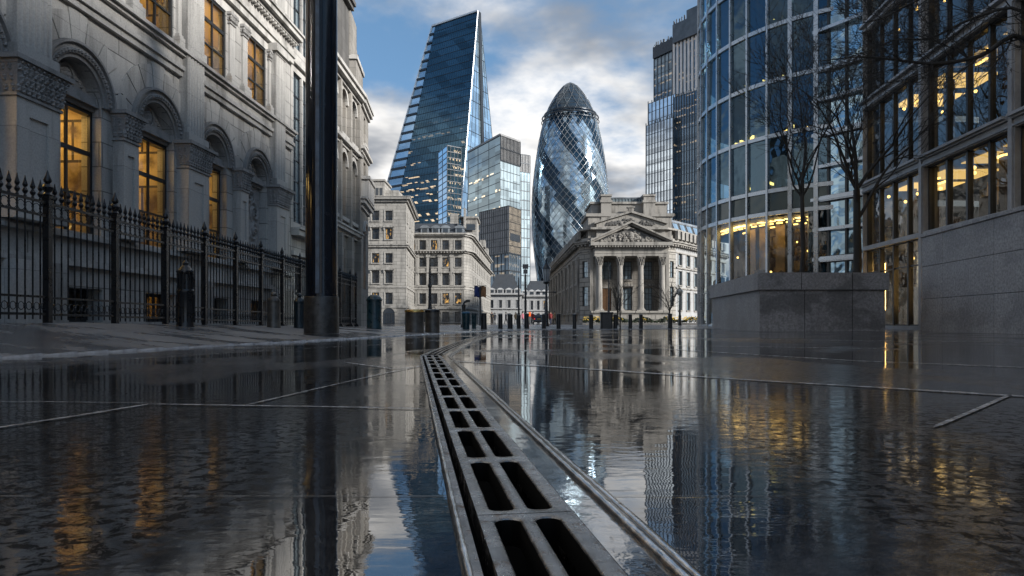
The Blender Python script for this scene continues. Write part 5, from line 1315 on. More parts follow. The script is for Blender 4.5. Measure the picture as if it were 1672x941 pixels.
# attic block, pylons, skylight
zt1 = zc_(366); ax0, ax1 = sx(953,BY+1), sx(1104,BY+1)
m = MB(); m.box(ax0+.6,BY+1.0,ZCOR+.155,ax1-.6,BY+8,zc_(351)); m.box(ax0+.3,BY+.8,zc_(352),ax1-.3,BY+8.2,zc_(347)); m.box(ax0+1.1,BY+1.6,zc_(347),ax1-1.1,BY+8,zc_(330)); m.box(ax0+.9,BY+1.4,zc_(330),ax1-.9,BY+8.2,zc_(326.5))
part('attic', m, M_STONE_BKT, bk)
m = MB()
for a,b in ((983,1000),(1053,1072)):
    m = MB(); x0,x1 = sx(a,BY),sx(b,BY); m.box(x0,BY+.9,zc_(372),x1,BY+3,zc_(329)); m.box(x0-.12,BY+.78,zc_(329),x1+.12,BY+3.1,zc_(325)); m.box(x0+.04,BY+.95,zc_(325),x1-.04,BY+2.9,zc_(318.5)); m.box(x0-.08,BY+.83,zc_(318.5),x1+.08,BY+3.05,zc_(315.5)); part('pylon', m, M_STONE_BKT, bk)
m = MB(); x0,x1 = sx(1001,BY),sx(1052,BY); m.frustum(x0,BY+1.3,x1,BY+4,zc_(358),x0+.1,BY+2.2,x1-.1,BY+4,zc_(327.5)); part('roof_slope', m, M_LEAD, bk)
m = MB(); m.box(x0-.2,BY+2.0,zc_(327.4),x1+.2,BY+4,zc_(320)); part('skylight', m, M_TG_BRIGHT, bk)
m = MB(); m.box(x0-.3,BY+1.9,zc_(320),x1+.3,BY+4.1,zc_(318))
for i in range(11): x = x0-.15+(x1-x0+.3)*i/10; m.box(x-.04,BY+1.93,zc_(327.3),x+.04,BY+1.999,zc_(320.1))
part('skylight_frame', m, M_LEAD, bk)
# portico
PD = 1.9                                                 # projects forward
m = MB(); x0,x1 = sx(968,BY-PD), sx(1091,BY-PD)
z1_ = 1.75
m.box(x0-.1,BY-PD-.3,0,x1+.1,BY+.001,z1_-.25); m.box(x0-.25,BY-PD-.45,z1_-.25,x1+.25,BY-.001,z1_)
part('plinth', m, M_STONE_RUST, bk)
yw = BY+1.4
m = MB(); FW = Fac(bk,(px0,yw),(px1,yw)); wl = FW.L
cx4 = [sx(p,BY-PD)*1.0 for p in (979,1013,1047,1082)]
wu = [ (cx4[i]+cx4[i+1])/2-px0 for i in range(3)]
m.wall(0,wl,0,zc_(412),[(u-.72,u+.72,1.75 if i==0 else 1.9,4.9) for i,u in enumerate(wu)]+[(u-.7,u+.7,6.0,8.4) for u in wu],.3); FW.obj('wall', m, M_STONE_BK)
for i,u in enumerate(wu):
    if i == 0:
        d_ = MB(); d_.box(-.70,0,0,.70,.1,3.13)
        for a in range(2):
            for b in range(4): d_.box(-.62+.66*a,-.03,.12+.76*b,-.62+.66*a+.56,-.001,.12+.76*b+.62)
        FW.put('door', d_.mesh('door', plain('oak_door',(.11,.055,.022),.5,0,.3,4)), u, 1.755, .2)
    else: win(FW,u,1.9,1.44,3.0,M_PANE_BK,M_WFRAME,d=.22,mun=(3,4),surround=M_STONE_BKT,hood='seg',hoodmat=M_STONE_BKT)
    win(FW,u,6.0,1.4,2.4,M_PANE_BK,M_WFRAME,d=.22,mun=(3,4),sill=M_STONE_BKT,surround=M_STONE_BKT,hood='seg',hoodmat=M_STONE_BKT)
m = MB()
for a in (px0,px1): m.box(a-.01,BY+.001,0,a+.01,yw,zc_(412))
part('portico_cheek', m, M_STONE_BK, bk, each=True)
zcap0, zcap1 = sz(434,BY-PD), sz(418,BY-PD)
cmb = MB(); r0 = .40
cmb.box(-.58,-.58,0,.58,.58,.14); cmb.lathe([(.54,.14),(.56,.2),(.52,.27),(.46,.29),(.48,.36),(.43,.40)],28); hh = zcap0-z1_
cmb.lathe([(.41,.40),(.405,hh*.35),(.35,hh-.12),(.38,hh-.1),(.38,hh-.04),(.35,hh)],28)
colm = cmb.mesh('column', M_STONE_BKT, 35)
kc = MB(); ch_ = zcap1-zcap0; kc.lathe([(.35,0),(.37,ch_*.5),(.52,ch_*.86)],20)
for row in range(2):
    for i in range(10):
        a = 2*PI*(i+.5*row)/10; rr_ = .40+.05*row; z = ch_*(.22+.32*row); kc.blob((rr_*math.cos(a),rr_*math.sin(a),z),(.085,.085,ch_*.17),n=6,k=4); kc.blob(((rr_+.07)*math.cos(a),(rr_+.07)*math.sin(a),z+ch_*.13),(.06,.06,.05),n=5,k=3)
for i in range(4): a = PI/4+PI/2*i; kc.blob((.58*math.cos(a),.58*math.sin(a),ch_*.80),(.11,.11,.12),n=7,k=4)
kc.box(-.54,-.54,ch_*.88,.54,.54,ch_); capm = kc.mesh('capital', M_STONE_BKT)
for x in cx4:
    o = link('column', colm, bk, Matrix.Translation(Vector((x,BY-PD+.35,z1_))-bk.location)); link('capital', capm, o, Matrix.Translation((0,0,hh)))
Yp = BY-PD-.2
m = MB(); ex0,ex1 = sx(971,Yp),sx(1090,Yp); e0,e1,e2 = sz(418,Yp),sz(404,Yp),sz(396,Yp)
m.box(ex0,Yp,e0,ex1,yw+.1,e0+.35); m.box(ex0-.05,Yp-.06,e0+.35,ex1+.05,yw+.1,e0+.42); m.box(ex0+.03,Yp+.03,e0+.42,ex1-.03,yw+.1,e1)
m.box(ex0-.25,Yp-.25,e1,ex1+.25,yw+.1,e1+.2); m.box(ex0-.55,Yp-.55,e1+.2,ex1+.55,BY+.9,e2)
u = ex0
while u < ex1: m.box(u,Yp-.5,e1-.02,u+.18,Yp-.251,e1+.195); u += .36
part('entablature', m, M_STONE_BKT, bk)
m = MB(); w_ = (ex1-ex0)/2+.55; mx = (ex0+ex1)/2; za = sz(366,Yp)
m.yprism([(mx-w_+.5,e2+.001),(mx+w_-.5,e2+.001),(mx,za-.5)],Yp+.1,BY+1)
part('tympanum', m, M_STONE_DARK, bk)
m = MB(); rr = random.Random(8)
for i in range(95):
    x = (rr.random()*2-1)*(w_-1.3); top = (za-.55-e2)*(1-abs(x)/(w_-.5)); z = e2+.12+rr.random()*max(.05,top-.35)
    if top > .3: m.blob((mx+x,Yp+.06,z),(.13+.14*rr.random(),.16,.13+.18*rr.random()),n=7,k=4)
m.blob((mx,Yp,e2+.85),(.4,.2,.55),n=10,k=6)
part('relief_sculpture', m, M_STONE_BKT, bk)
m = MB()
for q in (-1,1):
    a = Vector((mx+q*w_,Yp-.55,e2+.12)); b = Vector((mx,Yp-.55,za+.12))
    for dz,th,fw in ((0,.22,1.9),(-.26,.26,1.55)):
        A_, B_ = a+Vector((0,1.9-fw,dz)), b+Vector((0,1.9-fw,dz)); m.add([A_,B_,B_+Vector((0,fw,0)),A_+Vector((0,fw,0)),A_+Vector((0,0,th)),B_+Vector((0,0,th)),B_+Vector((0,fw,th)),A_+Vector((0,fw,th))],[(0,3,2,1),(4,5,6,7),(0,1,5,4),(1,2,6,5),(2,3,7,6),(3,0,4,7)])
part('raking_cornice', m, M_STONE_BKT, bk, each=True)
Yq = BY+.6                                                # second, wider gable behind
m = MB(); g0, g1 = sx(974,Yq), sx(1086,Yq); zb_ = sz(366,Yq); zg = sz(349,Yq)
m.yprism([(g0,ZCOR+.16),(g1,ZCOR+.16),(g1,zb_),((g0+g1)/2,zg),(g0,zb_)],Yq,Yq+1.2)
for q in (-1,1):
    a = Vector(((g0+g1)/2+q*((g1-g0)/2+.3),Yq-.3,zb_)); b = Vector(((g0+g1)/2,Yq-.3,zg+.1)); m.add([a,b,b+Vector((0,1.4,0)),a+Vector((0,1.4,0)),a+Vector((0,0,.28)),b+Vector((0,0,.28)),b+Vector((0,1.4,.28)),a+Vector((0,1.4,.28))],[(0,3,2,1),(4,5,6,7),(0,1,5,4),(1,2,6,5),(2,3,7,6),(3,0,4,7)])
m.box((g0+g1)/2-.35,Yq-.25,zg+.2,(g0+g1)/2+.35,Yq+.4,zg+.75); m.box((g0+g1)/2-.5,Yq-.35,zg+.75,(g0+g1)/2+.5,Yq+.5,zg+.9)
part('rear_gable', m, M_STONE_BKT, bk)
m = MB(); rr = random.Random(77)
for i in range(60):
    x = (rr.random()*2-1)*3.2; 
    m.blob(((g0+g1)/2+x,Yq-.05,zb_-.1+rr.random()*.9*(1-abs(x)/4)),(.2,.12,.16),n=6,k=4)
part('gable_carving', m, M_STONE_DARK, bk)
m = MB()
for a in (bx0+1.45,bx0+2.0,bx1-2.0,bx1-1.45): m.box(a-.22,BY-.22,1.8,a+.22,BY-.001,ZCOR-1.3)
part('corner_pilaster', m, M_STONE_BKT, bk, each=True)

# ------------------------------------------------------------------ pale stone blocks on the left of the square
def block(parent, poly, sides, H, wallmat, cornices, base_h=0, basemat=None):
    """poly ccw; sides: list of (i, cols, rows) with rows (z,h,w,style)"""
    n = len(poly)
    for i in range(n):
        F_ = Fac(parent, poly[i], poly[(i+1)%n]); spec = [s for s in sides if s[0] == i]; hs = []
        if spec:
            for u in spec[0][1]:
                for r in spec[0][2]: hs.append((u-r[2]/2,u+r[2]/2,r[0],r[0]+r[1]) + (('arch',) if r[3]=='arch' else ()))
        m = MB()
        if base_h:
            m.wall(0,F_.L,0,base_h,[h for h in hs if h[3]<=base_h],.35); F_.obj('base_wall', m, basemat); m = MB()
        m.wall(0,F_.L,base_h,H,[h for h in hs if h[2]>=base_h],.35); F_.obj('wall', m, wallmat)
        if spec:
            for u in spec[0][1]:
                for (z,h,w_,st) in spec[0][2]:
                    win(F_,u,z,w_,h,M_PANE_C,M_WFRAME,d=.28,mun=(2,2) if h<2.6 else (2,3),bar=.09,sill=M_STONE_BT if st!='arch' else None,
                        hood=st if st in ('ped','seg','flat') else None,surround=M_STONE_BT,arch=(st=='arch'),hoodmat=M_STONE_BT)
    m = MB()
    for z0,z1,p in cornices: m.prism(offset_poly(poly,p),z0,z1)
    part('cornice', m, M_STONE_BT, parent, each=True)
    m = MB(); m.prism(offset_poly(poly,-.3),H-.4,H); part('roof', m, M_LEAD, parent)
YB = 108.0; kB = YB/FPX
bB = thing('corner_block', 'tall pale stone corner block with an arched doorway and small rooftop storey', 'building', (sx(640,YB),YB,0))
zB = lambda py: sz(py,YB)
pB = [(sx(575,YB),YB),(sx(663,YB),YB),(sx(677,128),128),(sx(560,128),128)]
rowsB = [(zB(513.5),2.0,0,'x')]
off = sx(575,YB); uB = [sx(613,YB)-off, sx(635,YB)-off]
rB = [(zB(497),1.85,1.15,''),(zB(462.5),1.9,1.15,'ped'),(zB(429.5),1.55,1.15,''),(zB(391),1.7,1.15,'seg'),(zB(360.5),1.6,1.15,'')]
LsB = math.dist(pB[1],pB[2])
block(bB, pB, [(0,uB,rB),(1,[LsB*(i+.5)/4 for i in range(4)],[(r[0],r[1],1.2,'') for r in rB])], zB(322), M_STONE_B,
      [(zB(503),zB(499),.15),(zB(470),zB(467.5),.12),(zB(404),zB(401),.3),(zB(401),zB(399.5),.45),(zB(330),zB(326),.3),(zB(326),zB(322.5),.65),(zB(322.5),zB(321.3),.75)])
FBf = Fac(bB,pB[0],pB[1])
m = MB(); u = sx(635,YB)-off; m.ring(u,1.6,.95,1.35,-.14,.02,n=14); m.box(u-1.35,-.14,0,u-.95,-.001,1.6); m.box(u+.95,-.14,0,u+1.35,-.001,1.6); FBf.obj('door_surround', m, M_STONE_RUST)
m = MB(); n=14; m.yprism([(-.95,0),(.95,0)]+[(.95*math.cos(PI*k/n),1.6+.95*math.sin(PI*k/n)) for k in range(n+1)],-.06,-.002); FBf.put('door', m.mesh('door',M_PANE_C), u, 0.05)
m = MB()
for x in (-.4,.0,.4): m.box(x-.04,-.1,0,x+.04,-.061,1.6)
m.box(-.95,-.1,1.55,.95,-.061,1.66); FBf.put('door_frame', m.mesh('door_frame',M_WFRAME), u, .05)
m = MB(); x0,x1 = sx(604,YB+3),sx(627,YB+3); m.box(x0-3,YB+3,zB(322),x1,YB+9,sz(296,YB+3)); m.box(x0-3.2,YB+2.8,sz(296,YB+3),x1+.2,YB+9.2,sz(293,YB+3)); m.box(x1,YB+4,zB(322),x1+2.2,YB+9,sz(309,YB+3)); part('roof_storey', m, M_STONE_B, bB)
m = MB()
for i in range(3): m.box(x0+.3+.65*i,YB+2.96,sz(313,YB),x0+.75+.65*i,YB+2.999,sz(301,YB)); 
part('roof_window', m, M_PANE_E, bB, each=True)

YC = 127.0; zC = lambda py: sz(py,YC)
bC = thing('mansard_block', 'curving pale stone block with a slate mansard roof and dormers left of the square', 'building', (sx(720,YC),YC,0))
pC = [(sx(655,YC),YC),(sx(758,YC),YC),(sx(765,YC+1),YC+1),(sx(770,YC+3.5),YC+3.5),(sx(801,186),186.0),(sx(690,190),190.0)]
off = sx(655,YC); uC = [sx(p,YC)-off for p in (672,690,708.5,727.5,748)]
rC = [(zC(526),1.9,1.25,''),(zC(496.5),2.0,1.25,''),(zC(466),2.1,1.25,'seg'),(zC(436),1.75,1.25,''),(zC(408.5),1.85,1.25,'')]
LsC = math.dist(pC[3],pC[4])
ccs = [(zC(505),zC(502),.18),(zC(473),zC(468.5),.14),(zC(468.5),zC(466.8),.3),(zC(413.5),zC(411),.35),(zC(411),zC(408.8),.8),(zC(386),zC(383.5),.4),(zC(383.5),zC(381),.7)]
block(bC, pC, [(0,uC,rC),(3,[LsC*(i+.5)/11 for i in range(11)],[(r[0],r[1],1.3,'') for r in rC])], zC(381), M_STONE_B, ccs, base_h=zC(505), basemat=M_STONE_RUST)
m = MB(); FCf = Fac(bC,pC[0],pC[1])
x = .3
while x < FCf.L: m.box(x,-.7,zC(413.4),x+.22,-.351,zC(411.1)); x += .55
FCs = Fac(bC,pC[3],pC[4]); x = .3
FCf.obj('dentil_course', m, M_STONE_BT)
m = MB()
for a,b in zip(uC,uC[1:]): u=(a+b)/2; m.box(u-.3,-.14,zC(466),u+.3,-.001,zC(414)); m.box(u-.42,-.22,zC(420),u+.42,-.141,zC(414.2))
FCf.obj('pilaster', m, M_STONE_BT, each=True)
m = MB(); mr = offset_poly(pC,-.4); m.prism(mr, zC(381), zC(362), poly2=offset_poly(mr,-2.2)); part('mansard_roof', m, M_SLATE, bC)
for p in (693,711,727,750):
    x = sx(p,YC); dm = MB(); dm.box(x-.75,YC+.55,zC(380.8),x+.75,YC+3,zC(372)); dm.yprism([(x-.9,zC(372))]+[(x-.9*math.cos(PI*k/8),zC(372)+.55*math.sin(PI*k/8)) for k in range(9)]+[(x+.9,zC(372))],YC+.45,YC+3)
    o = part('dormer', dm, M_LEAD, bC); g_ = MB(); g_.box(x-.45,YC+.50,zC(379.5),x+.45,YC+.545,zC(372.5)); sub('pane', g_, M_PANE_E, o)
m = MB(); x0,x1 = sx(753,YC+8),sx(781,YC+14)
m.box(x0,YC+8,zC(381),x1,YC+16,sz(357,YC+8)); m.box(x0-.3,YC+7.7,sz(357,YC+8),x1+.3,YC+16,sz(354,YC+8)); m.box(sx(735,YC+6),YC+6,zC(365),sx(748,YC+6),YC+9,sz(349,YC+6)); m.box(sx(757,YC+6),YC+6,zC(365),sx(760,YC+6),YC+8,sz(340,YC+6))
for Yk,pk,pt in ((150,792,392),(165,797,405)): m.box(sx(pk-8,Yk),Yk,zC(381),sx(pk,Yk),Yk+5,sz(pt,Yk))
part('rooftop_block', m, M_STONE_B, bC, each=True)
m = MB(); m.box(sx(755,YC+7.6),YC+7.6,sz(376,YC+7.6),sx(776,YC+7.6),YC+7.69,sz(366,YC+7.6)); part('rooftop_window', m, M_PANE_E, bC)
m = MB(); m.tube([(sx(758,YC+6.5),YC+7,zC(345)),(sx(758,YC+6.5),YC+7,zC(318))],.05,5); part('mast', m, M_IRON, bC)

# ------------------------------------------------------------------ slate roofed buildings closing the view
YE = 200.0; zE = lambda py: sz(py,YE)
def far_block(name,label,xa,xb,Y,ptop,proof,cols,rowpx,wallm,depth=25,side=None):
    t_ = thing(name,label,'building',(sx((xa+xb)/2,Y),Y,0)); pp = [(sx(xa,Y),Y),(sx(xb,Y),Y),side or (sx(xb,Y),Y+depth),(sx(xa,Y),Y+depth)]
    F_ = Fac(t_,pp[0],pp[1]); hs = []; zz = lambda p: sz(p,Y); k = Y/FPX
    for i in range(cols):
        for (pb,pt,wpx) in rowpx: u = F_.L*(i+.5)/cols; hs.append((u-wpx*k/2,u+wpx*k/2,zz(pb),zz(pt)))
    m = MB(); m.wall(0,F_.L,0,zz(ptop),hs,.4); F_.obj('wall', m, wallm)
    for a,b,c,d in hs: win(F_,(a+b)/2,c,b-a,d-c,M_PANE_E,M_WFRAME_L,d=.3,mun=(2,2),bar=.12,surround=M_STONE_E)
    m = MB()
    for i in range(1,4):
        q = Fac(t_,pp[i],pp[(i+1)%4]); m.add([tuple(q.W@Vector(v)) for v in ((0,0,0),(q.L,0,0),(q.L,0,zz(ptop)),(0,0,zz(ptop)))],[(0,1,2,3)])
    part('side_wall', m, wallm, t_)
    m = MB(); 
    for z0,z1,p in ((zz(ptop+26),zz(ptop+24),.3),(zz(ptop+2.5),zz(ptop),.8)): m.prism(offset_poly(pp,p),z0,z1)
    part('cornice', m, M_STONE_E, t_, each=True)
    m = MB(); q = offset_poly(pp,-.3); m.prism(q,zz(ptop),zz(proof),poly2=offset_poly(q,-2.2)); part('mansard_roof', m, M_SLATE, t_)
    for i in range(cols):
        x = sx(xa,Y)+F_.L*(i+.5)/cols; dm = MB(); dm.box(x-1.0,Y+.1,zz(ptop),x+1.0,Y+4,zz(ptop-6)); dm.prism([(x-1.2,Y),(x+1.2,Y),(x+1.2,Y+4),(x-1.2,Y+4)],zz(ptop-6),zz(ptop-9),poly2=[(x-.2,Y+.6),(x+.2,Y+.6),(x+.2,Y+4),(x-.2,Y+4)])
        o = part('dormer', dm, M_STONE_E, t_); g_ = MB(); g_.box(x-.6,Y+.03,zz(ptop-.8),x+.6,Y+.09,zz(ptop-5.2)); sub('pane', g_, M_PANE_E, o)
    return t_
far_block('slate_roof_building','grey stone building with a tall blue slate roof at the end of the street',796,852,YE,479,447,4,[(507,490,5),(532,512,6)],M_STONE_E)
far_block('slate_roof_building','lower curving grey stone building between the slate roofed one and the lantern post',852.5,905,YE+12,482,458,5,[(508,491,4.5),(532,512,5)],M_STONE_E)
# ------------------------------------------------------------------ towers
def curtain(parent, a, b, c, d, nu, nv, glass, frame, band=(.8,.35), mull=(.25,.3), gname='glass_facade', split=None):
    """curtain wall on the patch a(bl) b(br) c(tr) d(tl): glass sheet, floor bands, mullions"""
    a,b,c,d = map(Vector,(a,b,c,d)); N_ = (b-a).cross(d-a).normalized()
    if split is None: split = (0,1)
    P_ = lambda u,v: (a.lerp(b,u)).lerp(d.lerp(c,u),v)
    m = MB(); nn = 8
    for i in range(nn):
        for j in range(nn): m.face([P_(i/nn,j/nn),P_((i+1)/nn,j/nn),P_((i+1)/nn,(j+1)/nn),P_(i/nn,(j+1)/nn)])
    part(gname, m, glass, parent, smooth=20)
    if band:
        m = MB()
        for j in range(nv+1): m.beam(P_(0,j/nv),P_(1,j/nv),band[0],band[1],N_)
        part('floor_band', m, frame, parent, each=True)
    if mull:
        m = MB()
        for i in range(nu+1): m.beam(P_(i/nu,0),P_(i/nu,1),mull[0],mull[1],N_)
        part('mullion', m, frame, parent, each=True)
def T(px,py,Y): return Vector((sx(px,Y),Y,sz(py,Y)))
def T0(px,Y): return Vector((sx(px,Y),Y,0))
# wedge tower
wt = thing('wedge_tower', 'tall dark blue glass wedge tower leaning to a sharp point, left of the centre', 'tower', (sx(690,520),520,0))
A,B,C,D = T0(568,545),T0(737,480),T(780,18,520),T(706,43,545)
ul, ut = .26, .075                                        # pale strip at the left edge, wider at its foot
A1 = A.lerp(B,ul); D1 = D.lerp(C,ut)
curtain(wt,A1,B,C,D1,22,42,M_TG_BLUE,M_STEEL_D,band=(.3,.2),mull=(.08,.08))
curtain(wt,A,A1,D1,D,4,33,M_TG_PALE,M_STEEL_D,band=(1.5,.8),mull=None,gname='pale_glazing')
B2,C2 = T0(834,565),T(783.5,22,532)
curtain(wt,B,B2,C2,C,7,20,M_TG_PALE,M_STEEL_D,band=(.35,.2),mull=(.2,.2),gname='side_glazing')  # pale tint puts this face's bright reflection into the glass colour
m = MB(); Nn = Vector((.6,-.8,0))
m.beam(B,C,.55,.5,Nn); m.beam(A,D,1.0,.8,(-.5,-.85,0)); m.beam(D,C,1.2,1.0,(-.3,-.95,0)); part('edge_frame', m, M_WHITE_ST, wt, each=True)
m = MB(); m.beam(B.lerp(B2,.55),C.lerp(C2,.5),4.0,.9,(B2-B).cross(C2-B)); part('recess_strip', m, M_WFRAME, wt)
m = MB(); bk_ = T(760,24,575); bb = T0(720,625)
for q in ([B2,bb,bk_,C2],[bb,A,D,bk_],[D,C,C2,bk_]): m.face(q)
part('rear_wall', m, M_STEEL_D, wt)
# slim glass annex before the wedge tower
an = thing('glass_annex', 'slim lower glass block with a bright edge standing in front of the wedge tower', 'tower', (sx(735,450),450,0))
q0,q1,q2 = (715.5,465),(730,445),(753,452)
t0,t1,t2 = T(715.5,250,465),T(730,254-8,445),T(753,246,452)
zt_ = t0.z; t1.z = t2.z = zt_
curtain(an,T0(*q0),T0(*q1),t1,t0,2,30,M_TG_PALE,M_STEEL_D,band=(.5,.2),mull=(.2,.2)); curtain(an,T0(*q1),T0(*q2),t2,t1,4,30,M_TG_BLUE,M_STEEL_D,band=(.5,.3),mull=(.2,.2))
m = MB(); e_ = T0(738,475); et = e_.copy(); et.z = zt_
m.face([T0(*q2),e_,et,t2]); m.face([e_,T0(*q0),t0,et]); m.face([t0,t1,t2,et]); part('rear_wall', m, M_STEEL_D, an)
# blue-grey block
db = thing('glass_block', 'blue-grey glass office block with a grey top band, right of the wedge tower', 'tower', (sx(816,300),300,0))
zt_ = sz(220,300); up = lambda p, z: Vector((p.x,p.y,z))
q0,q1,q2 = T0(764,331),T0(817,300),T0(849,312)
zb1 = sz(262,300)
curtain(db,q0,q1,up(q1,zt_),up(q0,zt_),3,20,M_TG_BLOCK,M_STEEL_D,band=(.25,.1),mull=(.14,.1))
curtain(db,q1,q2,up(q2,zb1),up(q1,zb1),6,17,M_TG_BRIGHT,M_STEEL_D,band=(.22,.1),mull=(.1,.08))  # brighter tint than the left face: its light is in the colour
curtain(db,up(q1,zb1),up(q2,zb1),up(q2,zt_),up(q1,zt_),14,2,M_TG_GREY,M_STEEL_D,band=(.5,.3),mull=(.25,.35),gname='top_cladding')
m = MB(); e_ = T0(800,360); m.face([q2,e_,up(e_,zt_),up(q2,zt_)]); m.face([e_,q0,up(q0,zt_),up(e_,zt_)]); m.face([up(q0,zt_),up(q1,zt_),up(q2,zt_),up(e_,zt_)]); part('rear_wall', m, M_STEEL_D, db)
m = MB(); zp = zt_; m.beam(up(q0,zp),up(q1,zp),.8,.5,(-.5,-.8,0)); m.beam(up(q1,zp),up(q2,zp),.8,.5,(.3,-.9,0)); part('parapet', m, M_TG_GREY, db, each=True)
sw = thing('glass_block', 'narrow pale glass strip block just left of the curved bullet tower', 'tower', (sx(857,330),330,0))
q0,q1 = T0(846,330),T0(865.5,334); zt_ = sz(251,330); zb1 = sz(280,330)
curtain(sw,q0,q1,up(q1,zb1),up(q0,zb1),4,16,M_TG_BRIGHT,M_STEEL_D,band=(.35,.15),mull=(.18,.15)); curtain(sw,up(q0,zb1),up(q1,zb1),up(q1,zt_),up(q0,zt_),8,2,M_TG_GREY,M_STEEL_D,band=(.4,.2),mull=(.2,.3),gname='top_cladding')
m = MB(); e0,e1 = T0(846,350),T0(864,352); m.face([q1,e1,up(e1,zt_),up(q1,zt_)]); m.face([e1,e0,up(e0,zt_),up(e1,zt_)]); m.face([e0,q0,up(q0,zt_),up(e0,zt_)]); m.face([up(q0,zt_),up(q1,zt_),up(e1,zt_),up(e0,zt_)]); part('rear_wall', m, M_STEEL_D, sw)
# low grey clad block
lg = thing('clad_block', 'lower grey metal clad block, right face coloured sunlit beige, in front of the blue-grey glass block', 'building', (sx(831,265),265,0))
q0,q1,q2 = T0(783,280),T0(831,264),T0(850,274); zt_ = sz(336,264); zm = sz(413,264)
curtain(lg,up(q0,zm),up(q1,zm),up(q1,zt_),up(q0,zt_),14,6,M_TG_GREY,M_STEEL_D,band=(.25,.12),mull=(.12,.15),gname='cladding'); curtain(lg,up(q1,zm),up(q2,zm),up(q2,zt_),up(q1,zt_),14,6,M_TG_BEIGE,M_STEEL_D,band=(.2,.1),mull=(.12,.2),gname='cladding')  # sunlight on the right face is put into its beige colour
curtain(lg,q0,q1,up(q1,zm),up(q0,zm),8,4,M_T42_W,M_STEEL_D,band=(.4,.3),mull=(.15,.2)); curtain(lg,q1,q2,up(q2,zm),up(q1,zm),6,4,M_T42_W,M_STEEL_D,band=(.4,.3),mull=(.15,.2))
m = MB(); e_ = T0(810,300); m.face([q2,e_,up(e_,zt_),up(q2,zt_)]); m.face([e_,q0,up(q0,zt_),up(e_,zt_)]); m.face([up(q0,zt_),up(q1,zt_),up(q2,zt_),up(e_,zt_)]); part('rear_wall', m, M_STEEL_D, lg)
m = MB(); m.face([(q1.lerp(q2,.08)+Vector((.08,-.14,0))).to_tuple()[:2]+(sz(392,264),),(q1.lerp(q2,.92)+Vector((.08,-.14,0))).to_tuple()[:2]+(sz(392,264),),(q1.lerp(q2,.92)+Vector((.08,-.14,0))).to_tuple()[:2]+(sz(380,264),),(q1.lerp(q2,.08)+Vector((.08,-.14,0))).to_tuple()[:2]+(sz(380,264),)]); part('strip_window', m, M_PANE_E, lg)

# bullet-shaped tower with spiral bands
GY = 500.0; gx = sx(931,GY)
gt = thing('bullet_tower', 'rounded bullet-shaped glass tower with dark spiral bands and a lattice dome', 'tower', (gx,GY,0))
prof_px = [(526,48.5),(480,51.5),(450,54.5),(420,58),(390,60.8),(360,62.3),(335,62.6),(310,61.4),(280,58.4),(250,54),(225,49.5),(205,45),(190,41),(175,34.5),(160,26),(150,19),(142,12),(137,6.5),(134.5,0.4)]
pr = [((HYP-p)/FPX*GY+CAMH, w_/FPX*GY) for p,w_ in prof_px]
def grad(z):
    for (z0,r0_),(z1,r1_) in zip(pr,pr[1:]):
        if z0 <= z <= z1:
            t = (z-z0)/(z1-z0); return r0_+(r1_-r0_)*t
    return pr[-1][1]
def gsm(z): return (grad(max(0,z-3))+2*grad(z)+grad(min(pr[-1][0],z+3)))/4 if z < pr[-1][0]-6 else grad(z)
NA = 72; zring = sz(192,GY); NZ = 54; dz = zring/NZ
light, dome = MB(), MB(); rr = random.Random(2)
def gpnt(k, z, dr=0): a = 2*PI*k/NA-PI/2; r_ = gsm(z)+dr; return Vector((gx+r_*math.cos(a), GY+r_*math.sin(a), z))
for j in range(NZ):
    for i in range(NA//2):
        # diamond panels: row j offset by half a panel
        k = i*2+(j%2); zc2 = (j+.5)*dz
        p0,p1,p2,p3 = gpnt(k,max(0,zc2-dz)),gpnt(k+1,zc2),gpnt(k,min(zring,zc2+dz)),gpnt(k-1,zc2)
        turn = k/NA + (zc2/zring)*.543           # spiral: bands run down to the right
        f = (turn*6+.53) % 1.0
        mi = 1 if f < .38 or (j >= NZ-4 and i%2) else 0
        cen = (p0+p1+p2+p3)/4; out = Vector((cen.x-gx,cen.y-GY,0)).normalized(); jit = rr.gauss(0,.07)
        q = [p0,p1,p2,p3]; q = [p+out*(jit*(1 if t in (0,) else (-1 if t==2 else 0))+ (rr.gauss(0,.05))) for t,p in enumerate(q)]
        light.face([q[0],q[1],q[2]],mi); light.face([q[0],q[2],q[3]],mi)
part('glass_skin', light, [M_G_LIGHT,M_G_DARK], gt)
core_ = MB(); core_.lathe([(max(.2,gsm(pr[0][0]+(zring)*t/24)-.9), zring*t/24) for t in range(25)],48,gx,GY); part('inner_shell', core_, M_G_DARK, gt)
zt_ = pr[-1][0]
dome.lathe([(gsm(zring+(zt_-zring)*t/16)-.05 if t<16 else .2, zring+(zt_-zring)*t/16) for t in range(17)],48,gx,GY); part('dome_glass', dome, M_G_DOME, gt, smooth=60)
m = MB()
for s_ in (1,-1):
    for i in range(14):
        pts = []
        for t in range(15):
            z = zring-2+(zt_-zring-1)*t/14; pts.append(gpnt(i*72/14+s_*t*.62+.0, z, .2))
        m.tube(pts,.14,4,cap=False)
for t in range(1,8):
    z = zring+(zt_-zring)*t/9; m.tube([gpnt(k*2,z,.1) for k in range(NA//2+1)],.10,4,cap=False)
part('dome_lattice', m, M_G_FRAME_D, gt)
m = MB()
for s_ in (1,-1):
    for i in range(36):
        pts = [gpnt(i*2+s_*(zring*t/26)/dz, zring*t/26, .35) for t in range(27)]; m.tube(pts,.11,4,cap=False)
part('diagrid', m, M_G_FRAME, gt)
